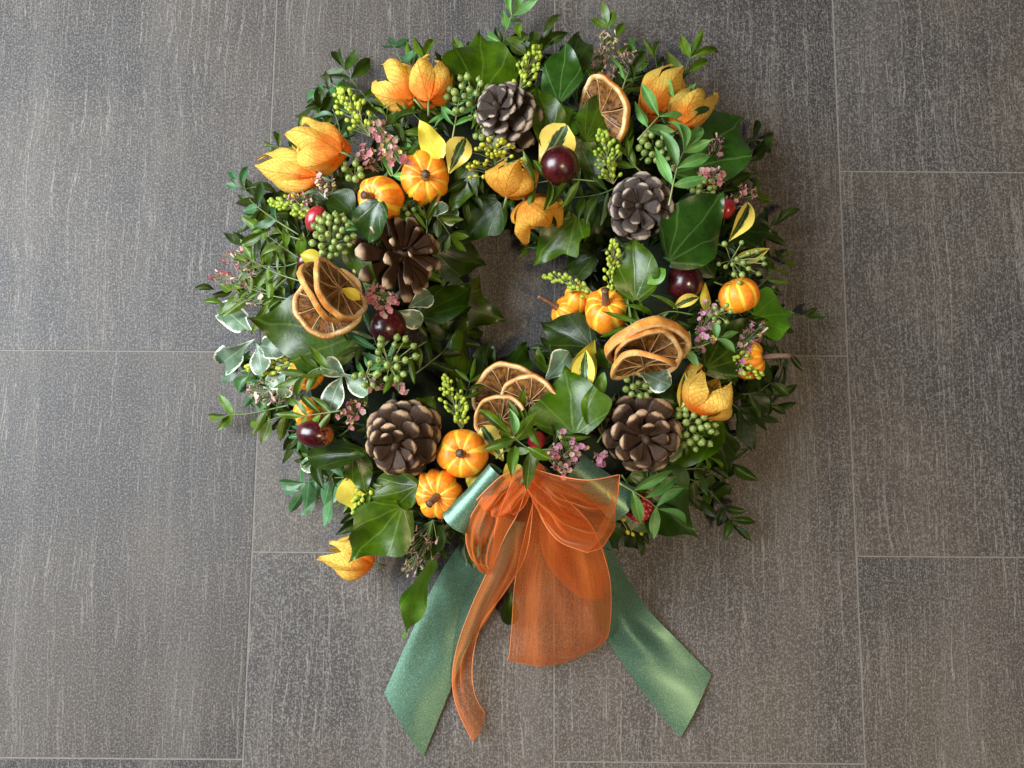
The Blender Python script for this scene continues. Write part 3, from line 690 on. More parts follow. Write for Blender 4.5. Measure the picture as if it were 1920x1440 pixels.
for i in range(26):                                # short upright sprigs between the decorations
    a = R.uniform(0, 2 * pi); r0 = R.uniform(225, 380)
    if 0.36 * pi < a < 0.66 * pi: continue
    x, y = WC[0] + r0 * cos(a) * 1.03, WC[1] + r0 * sin(a); b_ = R.uniform(0, 2 * pi)
    sprig(wreath, [(x, y), (x + 20 * cos(b_), y + 20 * sin(b_)), (x + 44 * cos(b_ + .4), y + 44 * sin(b_ + .4))], 4, R.uniform(22, 32), R.uniform(6, 9), 46, R.choice(('green', 'green', 'bright', 'dark')), R.uniform(.006, .014), R)

# ================================================================== PUMPKINS
def vdir(c, a):
    """direction given as right / up / towards the viewer at a place -> world direction"""
    t = (CAM - c).normalized(); r_ = V((0, 1, 0)).cross(t).normalized(); u_ = t.cross(r_)
    return (r_ * a[0] + u_ * a[1] + t * a[2]).normalized()
def pumpkin_mesh(k, sq, var):
    rr = random.Random(var); b = MB(); rows = []; nt, nph = 72, 22
    amp = [rr.uniform(-.08, .08) for _ in range(k)]; pw = rr.uniform(0, 6)
    for i in range(nph + 1):
        ph = pi * i / nph; row = []
        for j in range(nt + 1):
            th = 2 * pi * j / nt; u = (th + .16 * (sin(2 * th + pw) - sin(pw))) * k / (2 * pi)
            g = abs(sin(u * pi)) ** 0.55
            lobe = 1 + amp[int(u) % k] * sin((u % 1) * pi) * sin(ph)
            r = (0.915 + 0.085 * g) * lobe if 0 < i < nph else 0.8
            rho = sin(ph) ** 0.85 * r
            z = cos(ph) * sq * (1 - 0.26 * math.exp(-(sin(ph) / 0.33) ** 2)) + 0.03 * g * cos(ph)
            row.append(b.add((rho * cos(th), rho * sin(th), z), (u + 0.0, 1 - i / nph)))
        rows.append(row)
    b.grid(rows); return b.mesh('pumpkin_body', 'pumpkin')
PUMP = [pumpkin_mesh(8, .84, 1), pumpkin_mesh(9, .78, 2), pumpkin_mesh(8, .92, 3), pumpkin_mesh(7, .80, 4), pumpkin_mesh(10, .86, 5)]; NPK = [0]
def pumpkin(px, py, rp, ax, dz, var, stem, label):
    z = prof(px, py) + dz; c = P(px, py, z); r = rp * mpp(c); ax = vdir(c, ax)
    t = thing('mini_pumpkin', c, label, 'pumpkin', 'mini pumpkins on the wreath')
    q = V((0, 0, 1)).rotation_difference(ax).to_matrix().to_4x4()
    NPK[0] += 1; var = NPK[0]
    link('body', PUMP[var % 5], t, Matrix.Translation(c) @ q @ Matrix.Rotation(var * 1.3, 4, 'Z') @ Matrix.Diagonal((r * (1 + .06 * sin(var * 2.1)), r * (1 - .05 * sin(var * 3.3)), r, 1)))
    if stem:
        mb = MB(); L = r * stem[0]; bend = V(stem[1]); p0 = c + ax * r * 0.56
        path = [p0 + ax * L * u + bend * r * u * u for u in [i / 8 for i in range(9)]]
        sr = r * 0.17
        mb.tube(path, lambda t_: sr * (1.25 - 0.9 * t_ if t_ < .3 else 0.98 - 0.25 * (t_ - .3) + (0.22 if t_ > .9 else 0)), 9)
        part('stem', mb, 'pstem', t)
pumpkin(796, 334, 47, (.04, .10, 1), .012, 0, (.55, (0, .05, 0)), 'round striped mini pumpkin right of its neighbour, above the open pine cone')
pumpkin(714, 373, 46, (-.50, .10, .85), .012, 1, (.60, (-.1, 0, 0)), 'mini pumpkin with an ivy leaf lying over it')
pumpkin(869, 850, 48, (-.14, -.02, 1), .016, 2, (.52, (0, .02, 0)), 'mini pumpkin beside the orange slices, above another pumpkin')
pumpkin(822, 926, 45, (-.12, -.18, 1), .010, 0, (.60, (-.25, -.22, 0)), 'mini pumpkin partly under the rolled green ribbon loop')
pumpkin(1138, 584, 45, (-.06, .52, .85), .012, 1, (.75, (.02, .2, 0)), 'mini pumpkin with upright stem above the right orange slices')
pumpkin(1062, 586, 33, (-.80, .46, .35), .006, 2, (1.15, (-.2, .15, 0)), 'small pumpkin whose long stem points into the wreath hole')
pumpkin(1086, 560, 28, (.1, .6, .7), .002, 0, None, 'smallest pumpkin, tucked behind two others under yellow green buds')
pumpkin(1386, 554, 40, (-.25, .90, .25), .018, 2, None, 'plain sided orange pumpkin above the pointed ivy leaf at right')
pumpkin(1402, 674, 37, (1, .12, .12), .018, 1, (1.2, (.35, -.1, 0)), 'pumpkin at the right rim with a stem pointing outward over the tiles')
pumpkin(577, 700, 33, (.75, -.35, .6), .014, 0, None, 'upper of two small pumpkins half hidden by leaves at left rim')
pumpkin(585, 778, 34, (.6, .5, .6), .012, 1, None, 'lower half hidden pumpkin just above the egg shaped dark fruit')

# ================================================================== PINE CONES
def scale_mesh(key, mt):
    b = MB(); rows = []
    # outline of a cone scale: narrow stalk, spoon end with thick rounded lip
    wd = {'round': [(0, .26), (.3, .46), (.55, .80), (.76, 1.0), (.88, .96), (.96, .70), (1, .30)],
          'long': [(0, .26), (.3, .46), (.6, .78), (.82, .92), (.94, .74), (1, .34)]}[key]
    th = [(0, .08), (.5, .06), (.8, .09), (.92, .15), (1, .10)]
    for i in range(11):
        u = i / 10; w = smooth_tab(wd, u) * 0.5; t = lerp_tab(th, u) * (0.36 if key == 'round' else 0.26); row = []
        lift = 0.05 * u - 0.16 * u ** 4
        for j in range(10):
            a = 2 * pi * j / 10; y = cos(a) * w
            z = sin(a) * t + lift + 0.10 * (y * y) + (0.07 * (1 - abs(cos(a))) * (u > .75) if sin(a) > 0 else 0)
            row.append(b.add((u, y, z), (u, 0.5 + y)))
        rows.append(row)
    b.grid(rows, True); b.f.append(tuple(rows[-1])); b.f.append(tuple(rows[0][::-1]))
    return b.mesh('cone_scale', mt)
SCM = {m: scale_mesh('long' if m == 'coneopen' else 'round', m) for m in ('cone', 'conegrey', 'coneopen')}
def pine_cone(px, py, wp, hp, ax, dz, n, mt, opening, label, seed, lenf=1.0, shiftp=0):
    rr = random.Random(seed); c0 = P(px, py, prof(px, py) + dz); s = mpp(c0); ax = vdir(c0, ax)
    W, H = wp * s * 0.5, hp * s
    t = thing('pine_cone', c0, label, 'pine cone', 'pine cones on the wreath')
    a1 = ax.orthogonal().normalized(); a2 = ax.cross(a1)
    mb = MB(); mb.tube([c0 + ax * (H * (u - .55)) for u in (0, .2, .4, .6, .8, .95)], lambda q: W * (0.30 - 0.22 * q), 8)
    part('core', mb, 'cone' if mt != 'conegrey' else 'conegrey', t)
    for i in range(n):
        u = i / (n - 1)                           # 0 base .. 1 apex
        ang = i * 2.39996 + rr.gauss(0, .05)
        rad = a1 * cos(ang) + a2 * sin(ang)
        prf = (sin(pi * (0.16 + 0.80 * u)) ** 0.8)
        el = radians(opening[0] + (opening[1] - opening[0]) * u) + rr.gauss(0, .13)
        # el: angle between scale and axis
        d = rad * sin(el) + ax * cos(el)
        root = c0 + ax * H * (u * 0.80 - 0.52) + rad * W * 0.10
        L = W * (0.34 + 0.66 * prf) * 1.02 * lenf * rr.uniform(.93, 1.07)
        up = ax - d * ax.dot(d)
        if up.length < .1: up = rad * -1
        dd, sd, nn = frame(d, up)
        wf = L * (0.68 if mt != 'coneopen' else 0.43) * rr.uniform(.9, 1.1)
        link('scale', SCM[mt], t, mat4(dd, sd, nn, root, L, wf, L))
    return t
pine_cone(945, 214, 112, 104, (-.40, .46, .72), .026, 56, 'conegrey', (104, 52), 'dark grey brown pine cone at the top of the wreath below the broad ivy leaf', 1)
pine_cone(1200, 388, 112, 80, (-.12, .10, 1), .022, 36, 'conegrey', (102, 52), 'greyish rosette pine cone left of the large glossy ivy leaf', 2)
pine_cone(752, 478, 150, 90, (.50, .25, .60), .018, 34, 'coneopen', (118, 48), 'wide open brown pine cone with splayed scales under the left pumpkins', 3, 1.05)
pine_cone(752, 826, 132, 108, (-.30, -.34, .85), .024, 46, 'cone', (106, 52), 'brown pine cone at lower left beside the striped pumpkin', 4)
pine_cone(1206, 816, 138, 106, (.20, -.30, .92), .022, 40, 'cone', (104, 54), 'brown pine cone at lower right above the bow', 5)

# ================================================================== DRIED ORANGE SLICES
def orange_slice(px, py, rp, nrm, dz, label, seed, half=0.0, thick=.075, curl=0.12):
    """disc with rind, wedges of flesh and pale membranes; half>0 trims the disc to that start..end share"""
    rr = random.Random(seed); c = P(px, py, prof(px, py) + dz); r = rp * mpp(c)
    n = V(nrm).normalized(); a = n.orthogonal().normalized(); b2 = n.cross(a)
    t = thing('orange_slice', c, label, 'orange slice', 'dried orange slices on the wreath')
    ph0 = rr.uniform(0, 6)
    wob = lambda th: 1 + 0.045 * sin(2 * th + ph0) + 0.03 * sin(5 * th + 2 * ph0) + 0.012 * sin(11 * th + 3 * ph0)
    def pt(th, q, h):
        rad = r * q * wob(th)
        z = h * r + curl * r * q * q * sin(2 * th + ph0)
        return c + (a * cos(th) + b2 * sin(th)) * rad + n * z
    N = 56; mb = MB(); rows = []
    sec = [(.85, thick * .7, 0.0), (.92, thick * 1.1, .2), (.985, thick * 1.15, .46), (1.0, thick * .4, .85), (1.0, -thick * .4, .85), (.985, -thick * 1.1, .5), (.93, -thick * 1.1, .25), (.87, -thick * .7, 0.0)]
    for i in range(N):
        th = 2 * pi * i / N
        rows.append([mb.add(pt(th, q, h), (i / N, v)) for q, h, v in sec])
    rows.append(rows[0]); mb.grid(rows, True); part('rind', mb, 'rind', t)
    k = rr.choice((9, 10, 10)); mem = MB()
    for s_ in range(k):
        t0 = 2 * pi * s_ / k; t1 = 2 * pi * (s_ + 1) / k; wd = MB()
        top, bot = [], []
        for j in range(6):                          # wedge, sunken in its middle as flesh dries
            q = 0.08 + 0.80 * j / 5; rt, rb = [], []
            for i in range(6):
                f = i / 5; th = t0 + (t1 - t0) * (0.04 + 0.92 * f)
                sag = sin(pi * f) * sin(pi * min(1, j / 5 * .9 + .08))
                h = thick * (0.45 - 0.42 * sag)
                rt.append(wd.add(pt(th, q, h), (q, f))); rb.append(wd.add(pt(th, q, -h), (q, f)))
            top.append(rt); bot.append(rb)
        wd.grid(top); wd.grid(bot)
        part('segment', wd, 'flesh', t)
        jt = rr.uniform(-.08, .08)
        pts = [pt(t0 + jt * sin(3 * q), q, thick * 0.52) for q in (0.02, .2, .4, .6, .8, .9)]
        mem.tube(pts, lambda u: r * (0.010 + 0.026 * u ** 4 + 0.022 * (1 - u) ** 3), 5)
    part('membrane', mem, 'membrane', t)
    return t
orange_slice(617, 568, 67, (.30, .06, 1), .042, 'lowest, widest of three dried orange slices on the large left ivy leaf', 1)
orange_slice(608, 546, 66, (.88, .42, .42), .054, 'middle dried orange slice leaning on edge in the left trio', 2)
orange_slice(634, 542, 64, (.86, .40, .46), .064, 'top dried orange slice of the left trio, beneath small yellow leaves', 3)
orange_slice(1128, 212, 66, (-.78, -.38, .52), .030, 'dried orange slice behind a green ivy leaf at upper right', 4)
orange_slice(1212, 648, 77, (.10, -.93, .34), .036, 'largest dried orange slice with thick rind at the back of the right trio', 5, thick=.125)
orange_slice(1214, 664, 64, (.06, -.82, .55), .042, 'middle dried orange slice of the right trio with pale star of membranes', 6)
orange_slice(1206, 683, 60, (.10, -1, .10), .050, 'front dried orange slice of the right trio, folded low over the white edged leaf', 7, curl=.22)
orange_slice(950, 742, 66, (-.05, -.42, .90), .010, 'big dark dried orange slice at the bottom inner edge of the wreath', 8)
orange_slice(994, 752, 56, (-.25, -.55, .80), .020, 'dried orange slice with a pale seed touching the ivy leaf above the bow', 9)
orange_slice(940, 786, 50, (-.05, -.45, .90), .026, 'small front dried orange slice above the striped pumpkin and bow', 10)

# ================================================================== DARK RED FRUITS
def fruit(px, py, rp, dz, mt, label, ax=(0, .2, 1), st=1.0, bumpy=False, name='glossy_fruit'):
    c = P(px, py, prof(px, py) + dz); r = rp * mpp(c); t = thing(name, c, label, 'fruit', 'red fruits on the wreath')
    mb = MB()
    if bumpy:
        for i in range(70):
            z = 1 - 2 * (i + .5) / 70; a = i * 2.39996; q = sqrt(1 - z * z)
            mb.ball(c + V((q * cos(a), q * sin(a), z)) * r * .82, r * .24, 7, 5)
        part('drupelets', mb, mt, t, 'stuff')
    else:
        mb.ball(c, r, 32, 20, V(ax), st)
        mb.v = [tuple(c + (V(p) - c) * (1 + .022 * sin(95 * p[0] + 60 * p[1] + px) + .016 * sin(150 * p[1] - 90 * p[2] + py))) for p in mb.v]
        part('skin', mb, mt, t)
    ca = V(ax).normalized(); sm = MB(); p = c - ca * r * st * .96
    sm.tube([p, p - ca * r * .35, p - ca * r * .7], r * .06, 5); part('stalk', sm, 'twig', t)
fruit(1048, 311, 37, .030, 'plum', 'dark red shiny round fruit in front of a yellow edged leaf near the top')
fruit(727, 612, 36, .022, 'plum', 'dark red shiny round fruit below the pink flowers right of the left orange slices')
fruit(1283, 530, 35, .010, 'plum', 'dull dark red round fruit below the large glossy ivy leaf')
fruit(590, 813, 27, .036, 'plumegg', 'egg shaped dark red fruit with orange end at lower left rim', (1, -.12, .05), 1.32)
fruit(593, 411, 20, .018, 'red', 'bright crimson oval fruit beside the dense berry cluster at left', (.5, .9, .2), 1.25)
fruit(1362, 392, 17, .018, 'red', 'small scarlet fruit below pink flowers at the right rim', (.2, 1, .1), 1.15)
fruit(1006, 826, 17, .014, 'red', 'small crimson fruit between sprigs just above the bow', (.3, .8, .3), 1.1)
fruit(1198, 951, 27, .018, 'red', 'bumpy raspberry like red fruit crossed by a light green sprig', bumpy=True, name='bumpy_fruit')
fruit(574, 491, 17, .008, 'plum', 'small dark fruit peeping out beside the yellow leaf over the left orange slices', (0, .6, .6), 1.1)
fruit(952, 822, 16, .004, 'plum', 'small deep red fruit in shadow right of the striped pumpkin', (0, .4, .8), 1.1)

# ================================================================== LANTERNS (papery husks)
def lantern(b2, t2, rp, zb, zt, opn, roll, label, mt='lantern', split=0.55, petals=5, seed=0):
    rr = random.Random(seed)
    B = P(*b2, prof(*b2) + zb); T = P(*t2, prof(*t2) + zt); ax = (T - B); L = ax.length; ax.normalize()
    r0 = rp * .90 * mpp(B); a = ax.cross(V((0, 0, 1))).normalized(); b = a.cross(ax)
    t = thing('paper_lantern', B, label, 'seed lantern', 'orange paper lanterns on the wreath')
    for k in range(petals):
        ph = roll + 2 * pi * k / petals; mb = MB(); rows = []
        ln = rr.uniform(.78, 1.08); oo = opn * rr.uniform(.3, 1.9); tw = rr.uniform(-.35, .35); wv = rr.uniform(0, 6)
        for i in range(15):
            u = i / 14; hw = pi / petals * 1.16 * (1 if u < split else max(0, (1 - u) / (1 - split)) ** 0.85)
            pr = sin(min(1, u / .5) * pi / 2) ** 0.62 if u < .5 else 1 - (1 - oo) * ((u - .5) / .5) ** 1.6
            row = []
            for j in range(9):
                s = j / 4 - 1; an = ph + s * hw + tw * u
                rad = r0 * (pr * (1 + .32 * (1 - abs(s)) ** 1.3) + .085 * sin(6 * u + 2.5 * s + wv) + .045 * sin(13 * u + 7 * s + 2 * wv) * u + .02 * sin(23 * s + 5 * u + wv)) + .0006 * k
                p = B + ax * (L * ln * u - (0.0 if u else 0) + r0 * .10 * s * s * u * 0) + (a * cos(an) + b * sin(an)) * rad
                row.append(mb.add(p, (u, 0.5 + s * .5 * hw / (pi / petals))))
            rows.append(row)
        mb.grid(rows); part('husk_petal', mb, mt, t)
    mb = MB(); mb.tube([B - ax * L * .22 + V((0, 0, -.006)), B - ax * L * .06, B + ax * L * .05], .0011, 6); part('stalk', mb, 'stem', t)
lantern((640, 286), (546, 264), 44, .044, .044, .55, .3, 'larger upper orange lantern of the pair at the upper left rim', seed=1, split=.48)
lantern((596, 330), (490, 308), 36, .030, .032, .12, .9, 'pointed orange lantern below its larger twin at the left rim', seed=2, split=.52)
lantern((776, 186), (712, 134), 40, .026, .030, .75, .1, 'ragged open orange lantern at top left, left of an upright one', seed=3, split=.42)
lantern((804, 190), (812, 102), 38, .036, .034, .25, .6, 'upright orange lantern at top left touching the broad ivy leaf', seed=4, split=.44)
lantern((1216, 214), (1268, 132), 38, .026, .026, .18, .2, 'taller yellow orange lantern behind a light green sprig at upper right', seed=5, split=.50)
lantern((1272, 240), (1322, 174), 37, .044, .038, .35, .5, 'squat orange lantern right of the taller one beside the big dark ivy leaf', seed=6, split=.50)
lantern((950, 370), (974, 298), 42, .034, .030, .50, .5, 'pale dry lantern pointing up left of the dark red fruit', 'lanternpale', .46, seed=7)
lantern((984, 376), (1028, 440), 42, .032, .022, .55, .2, 'pale dry lantern with tips pointing down into the wreath hole', 'lanternpale', .46, seed=8)
lantern((1302, 776), (1352, 700), 47, .030, .034, .70, 1.0, 'large wide open lantern with reddish base at the right rim', seed=9, split=.56)
lantern((700, 1056), (614, 1030), 34, .030, .022, .55, .7, 'lone orange lantern under an ivy leaf at the lower left, over the tiles', seed=10, split=.50)

# ================================================================== YELLOW GREEN BUD SPRIGS
def bud_sprig(b2, t2, wp, n, dz, mt, label, seed):
    rr = random.Random(seed); B = P(*b2, prof(*b2) + dz * .5); T = P(*t2, prof(*t2) + dz); s = mpp(T)
    t = thing('bud_sprig', B, label, 'flower sprig', 'yellow green bud sprigs in the wreath')
    d = T - B; L = d.length; dn = d.normalized(); sd = V((0, 0, 1)).cross(dn).normalized(); up = dn.cross(sd) * -1
    if up.z < 0: up = -up
    st = MB(); bd = MB(); st.tube([B.lerp(T, i / 5) for i in range(6)], lambda u: .0009 * (1 - .5 * u), 5)
    ball = 4.3 * s
    for i in range(n):
        u = 0.12 + 0.90 * (i + rr.random()) / n
        env = (sin(pi * min(1, u * .80 + .16)) ** .7)
        off = sd * rr.uniform(-1, 1) * wp * .5 * s * env + up * rr.uniform(-.2, 1) * wp * .40 * s * env
        p = B + d * u + off
        root = B + d * max(0, u - .22)
        st.tube([root, root.lerp(p, .6) + dn * .001, p], .00035, 3, False)
        dr = (p - root).normalized()
        bd.ball(p, ball * rr.uniform(.72, 1.1), 8, 6, dr, rr.uniform(1.05, 1.35))
    part('stem', st, 'palestem', t); part('buds', bd, mt, t, 'stuff')
BUDS = [((694, 256), (636, 172), 56, 60, .030, 'bud', 'long yellow green bud sprig at upper left above the pink flowers'),
        ((600, 398), (506, 378), 36, 42, .026, 'bud', 'yellow green bud sprig sticking out at left below the pointed lantern'),
        ((972, 170), (1008, 90), 40, 40, .024, 'bud', 'yellow green bud sprig rising above the dark pine cone at the top'),
        ((930, 335), (926, 262), 118, 58, .030, 'budyellow', 'wide spray of yellow open buds right below the top pine cone'),
        ((1150, 345), (1128, 246), 52, 56, .036, 'bud', 'upright yellow green bud sprig right of the upper dark fruit'),
        ((1146, 560), (1150, 452), 34, 40, .030, 'bud', 'slender yellow green bud sprig left of the broad ivy leaf under the grey cone'),
        ((1116, 552), (1022, 516), 30, 38, .030, 'bud', 'yellow green bud sprig reaching over the smallest pumpkin towards the hole'),
        ((572, 682), (464, 690), 38, 44, .018, 'bud', 'yellow green bud sprig under the white edged leaves at the left rim'),
        ((866, 806), (836, 706), 48, 58, .032, 'bud', 'yellow green bud sprig left of the dark bottom orange slices'),
        ((1150, 968), (1212, 992), 40, 26, .018, 'budyellow', 'small yellow bud sprig beneath the bumpy red fruit'),
        ((692, 905), (668, 972), 34, 34, .022, 'bud', 'yellow green bud sprig on the pale yellow leaf at lower left'),
        ((1365, 668), (1426, 706), 44, 26, .046, 'bud', 'sparse yellow green bud sprig across the pumpkin at the right rim')]
for i, (b2, t2, w, n, dz, mt, lb) in enumerate(BUDS): bud_sprig(b2, t2, w, n, dz, mt, lb, 50 + i)

# ================================================================== IVY BERRY CLUSTERS
b = MB(); b.ball(V((0, 0, 0)), 1.0, 12, 8); b.ball(V((0, 0, .98)), .30, 6, 4); BERRY = b.mesh('berry', 'berry')
def berries(px, py, rp, n, br, dz, label, seed, flat=.6):
    rr = random.Random(seed); c = P(px, py, prof(px, py) + dz); s = mpp(c)
    t = thing('berry_cluster', c - V((0, 0, .016)), label, 'berry cluster', 'green ivy berry clusters in the wreath')
    st = MB(); root = c + V((rr.uniform(-.3, .3) * rp * s, rr.uniform(-.3, .3) * rp * s, -.012 if n > 10 else -.006))
    pts = []
    for i in range(n):
        for _ in range(40):
            a = rr.uniform(0, 2 * pi); q = sqrt(rr.random()); z = sqrt(max(0, 1 - q * q)) * flat
            p = c + V((cos(a) * q, sin(a) * q, z)) * rp * s
            if all((p - o_).length > br * 1.75 * s for o_ in pts): break
        pts.append(p)
        st.tube([root, root.lerp(p, .55) + V((0, 0, .001)), p], .00045, 4, False)
        dr = (p - root).normalized()
        q4 = V((0, 0, 1)).rotation_difference(dr).to_matrix().to_4x4()
        link('berry', BERRY, t, Matrix.Translation(p) @ q4 @ Matrix.Scale(br * s * rr.uniform(.82, 1.1), 4))
    part('stalks', st, 'palestem', t)
BERR = [(624, 441, 40, 34, 7.0, .030, 'dense green berry cluster directly above the left orange slices'),
        (738, 672, 44, 17, 7.0, .036, 'open umbel of green berries below the left dark red fruit'),
        (686, 700, 26, 6, 6.5, .030, 'few loose green berries left of the open umbel'),
        (878, 186, 42, 22, 7.0, .024, 'green berry cluster left of the dark top pine cone'),
        (926, 258, 34, 16, 7.0, .014, 'green berry cluster under the tip of the top pine cone'),
        (1226, 278, 32, 20, 7.0, .024, 'green berry cluster below the two upper right lanterns'),
        (1298, 806, 44, 30, 7.0, .024, 'green berry cluster between the lower right cone and the open lantern'),
        (1386, 490, 46, 16, 5.5, .032, 'spidery olive berry umbel above the plain sided pumpkin'),
        (1312, 358, 26, 14, 6.0, .018, 'small green berry cluster above the large glossy ivy leaf'),
        (664, 322, 24, 8, 6.5, .022, 'little green berry group beside the larger left lantern'),
        (1196, 722, 26, 11, 6.5, .018, 'dark green berries between right orange slices and cone'),
        (772, 396, 22, 9, 6.0, .008, 'shaded green berries between the two left pumpkins and the open cone'),
        (1352, 590, 22, 9, 5.0, .046, 'tiny pale green umbel at the left side of the plain sided pumpkin')]
for i, (x, y, r, n, br, dz, lb) in enumerate(BERR): berries(x, y, r, n, br, dz, lb, 90 + i)

# ================================================================== PINK FLOWER SPRIGS
def floret_mesh(mt):
    b = MB(); k = 5
    for p in range(k):                               # five notched petals on a short funnel
        a = 2 * pi * p / k; rows = []
        for i in range(4):
            u = i / 3; r = .18 + .9 * u; z = .15 + .55 * u - .30 * u * u; w = (.16, .34, .52, .30)[i]
            rows.append([b.add((cos(a) * r - sin(a) * w * s, sin(a) * r + cos(a) * w * s, z + .1 * abs(s)), (u, .5 + s * .5)) for s in (-1, 0, 1)])
        b.grid(rows)
    b.tube([V((0, 0, -1.5)), V((0, 0, -.7)), V((0, 0, .2))], lambda u: .16 + .16 * u, 6)
    return b.mesh('floret', mt)
def bell_mesh(mt):
    b = MB(); b.tube([V((0, 0, -1.3)), V((0, 0, -.2)), V((0, 0, .7)), V((0, 0, 1.2))], lambda u: (.16 + .36 * u) if u < .7 else .30, 6)
    return b.mesh('closed_floret', mt)
FLO = {m: floret_mesh(m) for m in ('pink', 'pale', 'mauve', 'floretyellow')}
BEL = {m: bell_mesh(m) for m in ('calyx', 'pale')}
def pink_sprig(b2, t2, wp, n, dz, main, label, seed, fs=5.2):
    rr = random.Random(seed); B = P(*b2, prof(*b2) + dz * .3); T = P(*t2, prof(*t2) + dz); s = mpp(T)
    t = thing('flower_sprig', B, label, 'flower sprig', 'small pink flower sprigs in the wreath')
    d = T - B; dn = d.normalized(); sd = V((0, 0, 1)).cross(dn).normalized()
    st = MB(); st.tube([B.lerp(T, i / 4) for i in range(5)], .0006, 4)
    n = int(n * 2.0)
    for i in range(n):
        u = .25 + .80 * (i + rr.random()) / n
        p = B + d * u + sd * rr.uniform(-1, 1) * wp * .5 * s + V((0, 0, rr.uniform(-.2, .9) * wp * .35 * s))
        root = B + d * max(0, u - .35)
        st.tube([root, root.lerp(p, .5), p], .0004, 3, False)
        dr = ((p - root).normalized() + V((rr.gauss(0, .5), rr.gauss(0, .5), .5))).normalized()
        q4 = V((0, 0, 1)).rotation_difference(dr).to_matrix().to_4x4() @ Matrix.Rotation(rr.uniform(0, 6), 4, 'Z')
        kind = rr.choices(('main', 'pale', 'floretyellow', 'calyx'), (6.5, 1.6, 1.0, 2.2))[0]
        S = Matrix.Scale(fs * s * rr.uniform(.8, 1.2), 4)
        if kind == 'calyx': link('bud', BEL['calyx' if rr.random() < .5 else 'pale'], t, Matrix.Translation(p) @ q4 @ S)
        elif kind == 'floretyellow': link('floret', FLO[kind], t, Matrix.Translation(p) @ q4 @ S @ Matrix.Scale(.65, 4))
        else: link('floret', FLO[main if kind == 'main' else 'pale'], t, Matrix.Translation(p) @ q4 @ S)
    part('stems', st, 'stem', t)
PINK = [((690, 205), (748, 305), 32, 30, .034, 'pink', 'long curved pink flower spike left of the striped pumpkin'),
        ((720, 320), (676, 284), 34, 12, .026, 'pink', 'short pink flower tuft between the long spike and the larger left lantern'),
        ((510, 520), (430, 476), 40, 18, .022, 'pink', 'coral pink flowers jutting out at the far left rim'),
        ((500, 545), (402, 512), 28, 12, .020, 'pink', 'leftmost pink flower head, lowest over the bare tiles'),
        ((510, 570), (440, 556), 24, 6, .016, 'pale', 'faded pink florets just above the white edged leaves'),
        ((640, 370), (594, 336), 30, 11, .030, 'pale', 'faded pink flower tuft right of the pointed lantern'),
        ((600, 380), (548, 364), 22, 7, .022, 'pink', 'few pink florets between pointed lantern and bud sprig'),
        ((680, 530), (735, 578), 40, 24, .034, 'pink', 'bright pink flower bunch between the open cone and the left dark fruit'),
        ((580, 706), (476, 748), 50, 22, .022, 'pale', 'pale dry flower sprig fanning out left of the hidden pumpkins'),
        ((690, 740), (648, 792), 34, 14, .028, 'pink', 'muted pink florets left of the lower left cone'),
        ((720, 710), (690, 730), 26, 6, .026, 'mauve', 'three or four mauve florets above the lower left cone'),
        ((740, 706), (758, 738), 18, 5, .026, 'pink', 'tiny pink florets between the umbel and the lower bud sprig'),
        ((1120, 175), (1138, 66), 34, 22, .020, 'pale', 'pale pink dry flower spikes at the top right above the orange slice'),
        ((1140, 175), (1176, 92), 30, 16, .020, 'pale', 'second pale flower spike leaning right at the top'),
        ((1330, 350), (1342, 262), 36, 20, .036, 'mauve', 'mauve pink flower spike on the big dark ivy leaf'),
        ((1300, 350), (1352, 326), 40, 16, .034, 'pink', 'dusty pink flowers right of the light green sprig above the glossy leaf'),
        ((1350, 400), (1406, 356), 36, 13, .026, 'pink', 'pink and yellow florets at the right rim above the scarlet fruit'),
        ((1300, 650), (1336, 574), 36, 15, .040, 'mauve', 'mauve flowers left of the plain sided pumpkin'),
        ((1300, 660), (1332, 630), 24, 7, .046, 'mauve', 'small mauve flower head on the pointed ivy leaf'),
        ((1350, 680), (1428, 614), 40, 16, .044, 'mauve', 'mauve and yellow flowers at the tip of a stem over the right rim pumpkin'),
        ((1040, 880), (1076, 826), 60, 24, .034, 'mauve', 'mauve flower bunch resting on top of the orange bow'),
        ((1110, 880), (1136, 850), 26, 6, .030, 'mauve', 'few mauve florets between bow and lower right cone'),
        ((1020, 850), (1064, 884), 24, 9, .040, 'pink', 'pink florets dipping onto the right organza loop'),
        ((812, 975), (776, 1074), 52, 26, .020, 'pale', 'pale dry flowers hanging down beside the green ribbon tail'),
        ((1350, 700), (1392, 690), 26, 6, .036, 'mauve', 'mauve florets just above the large open lantern')]
for i, (b2, t2, w, n, dz, mt, lb) in enumerate(PINK): pink_sprig(b2, t2, w, n, dz, mt, lb, 130 + i)

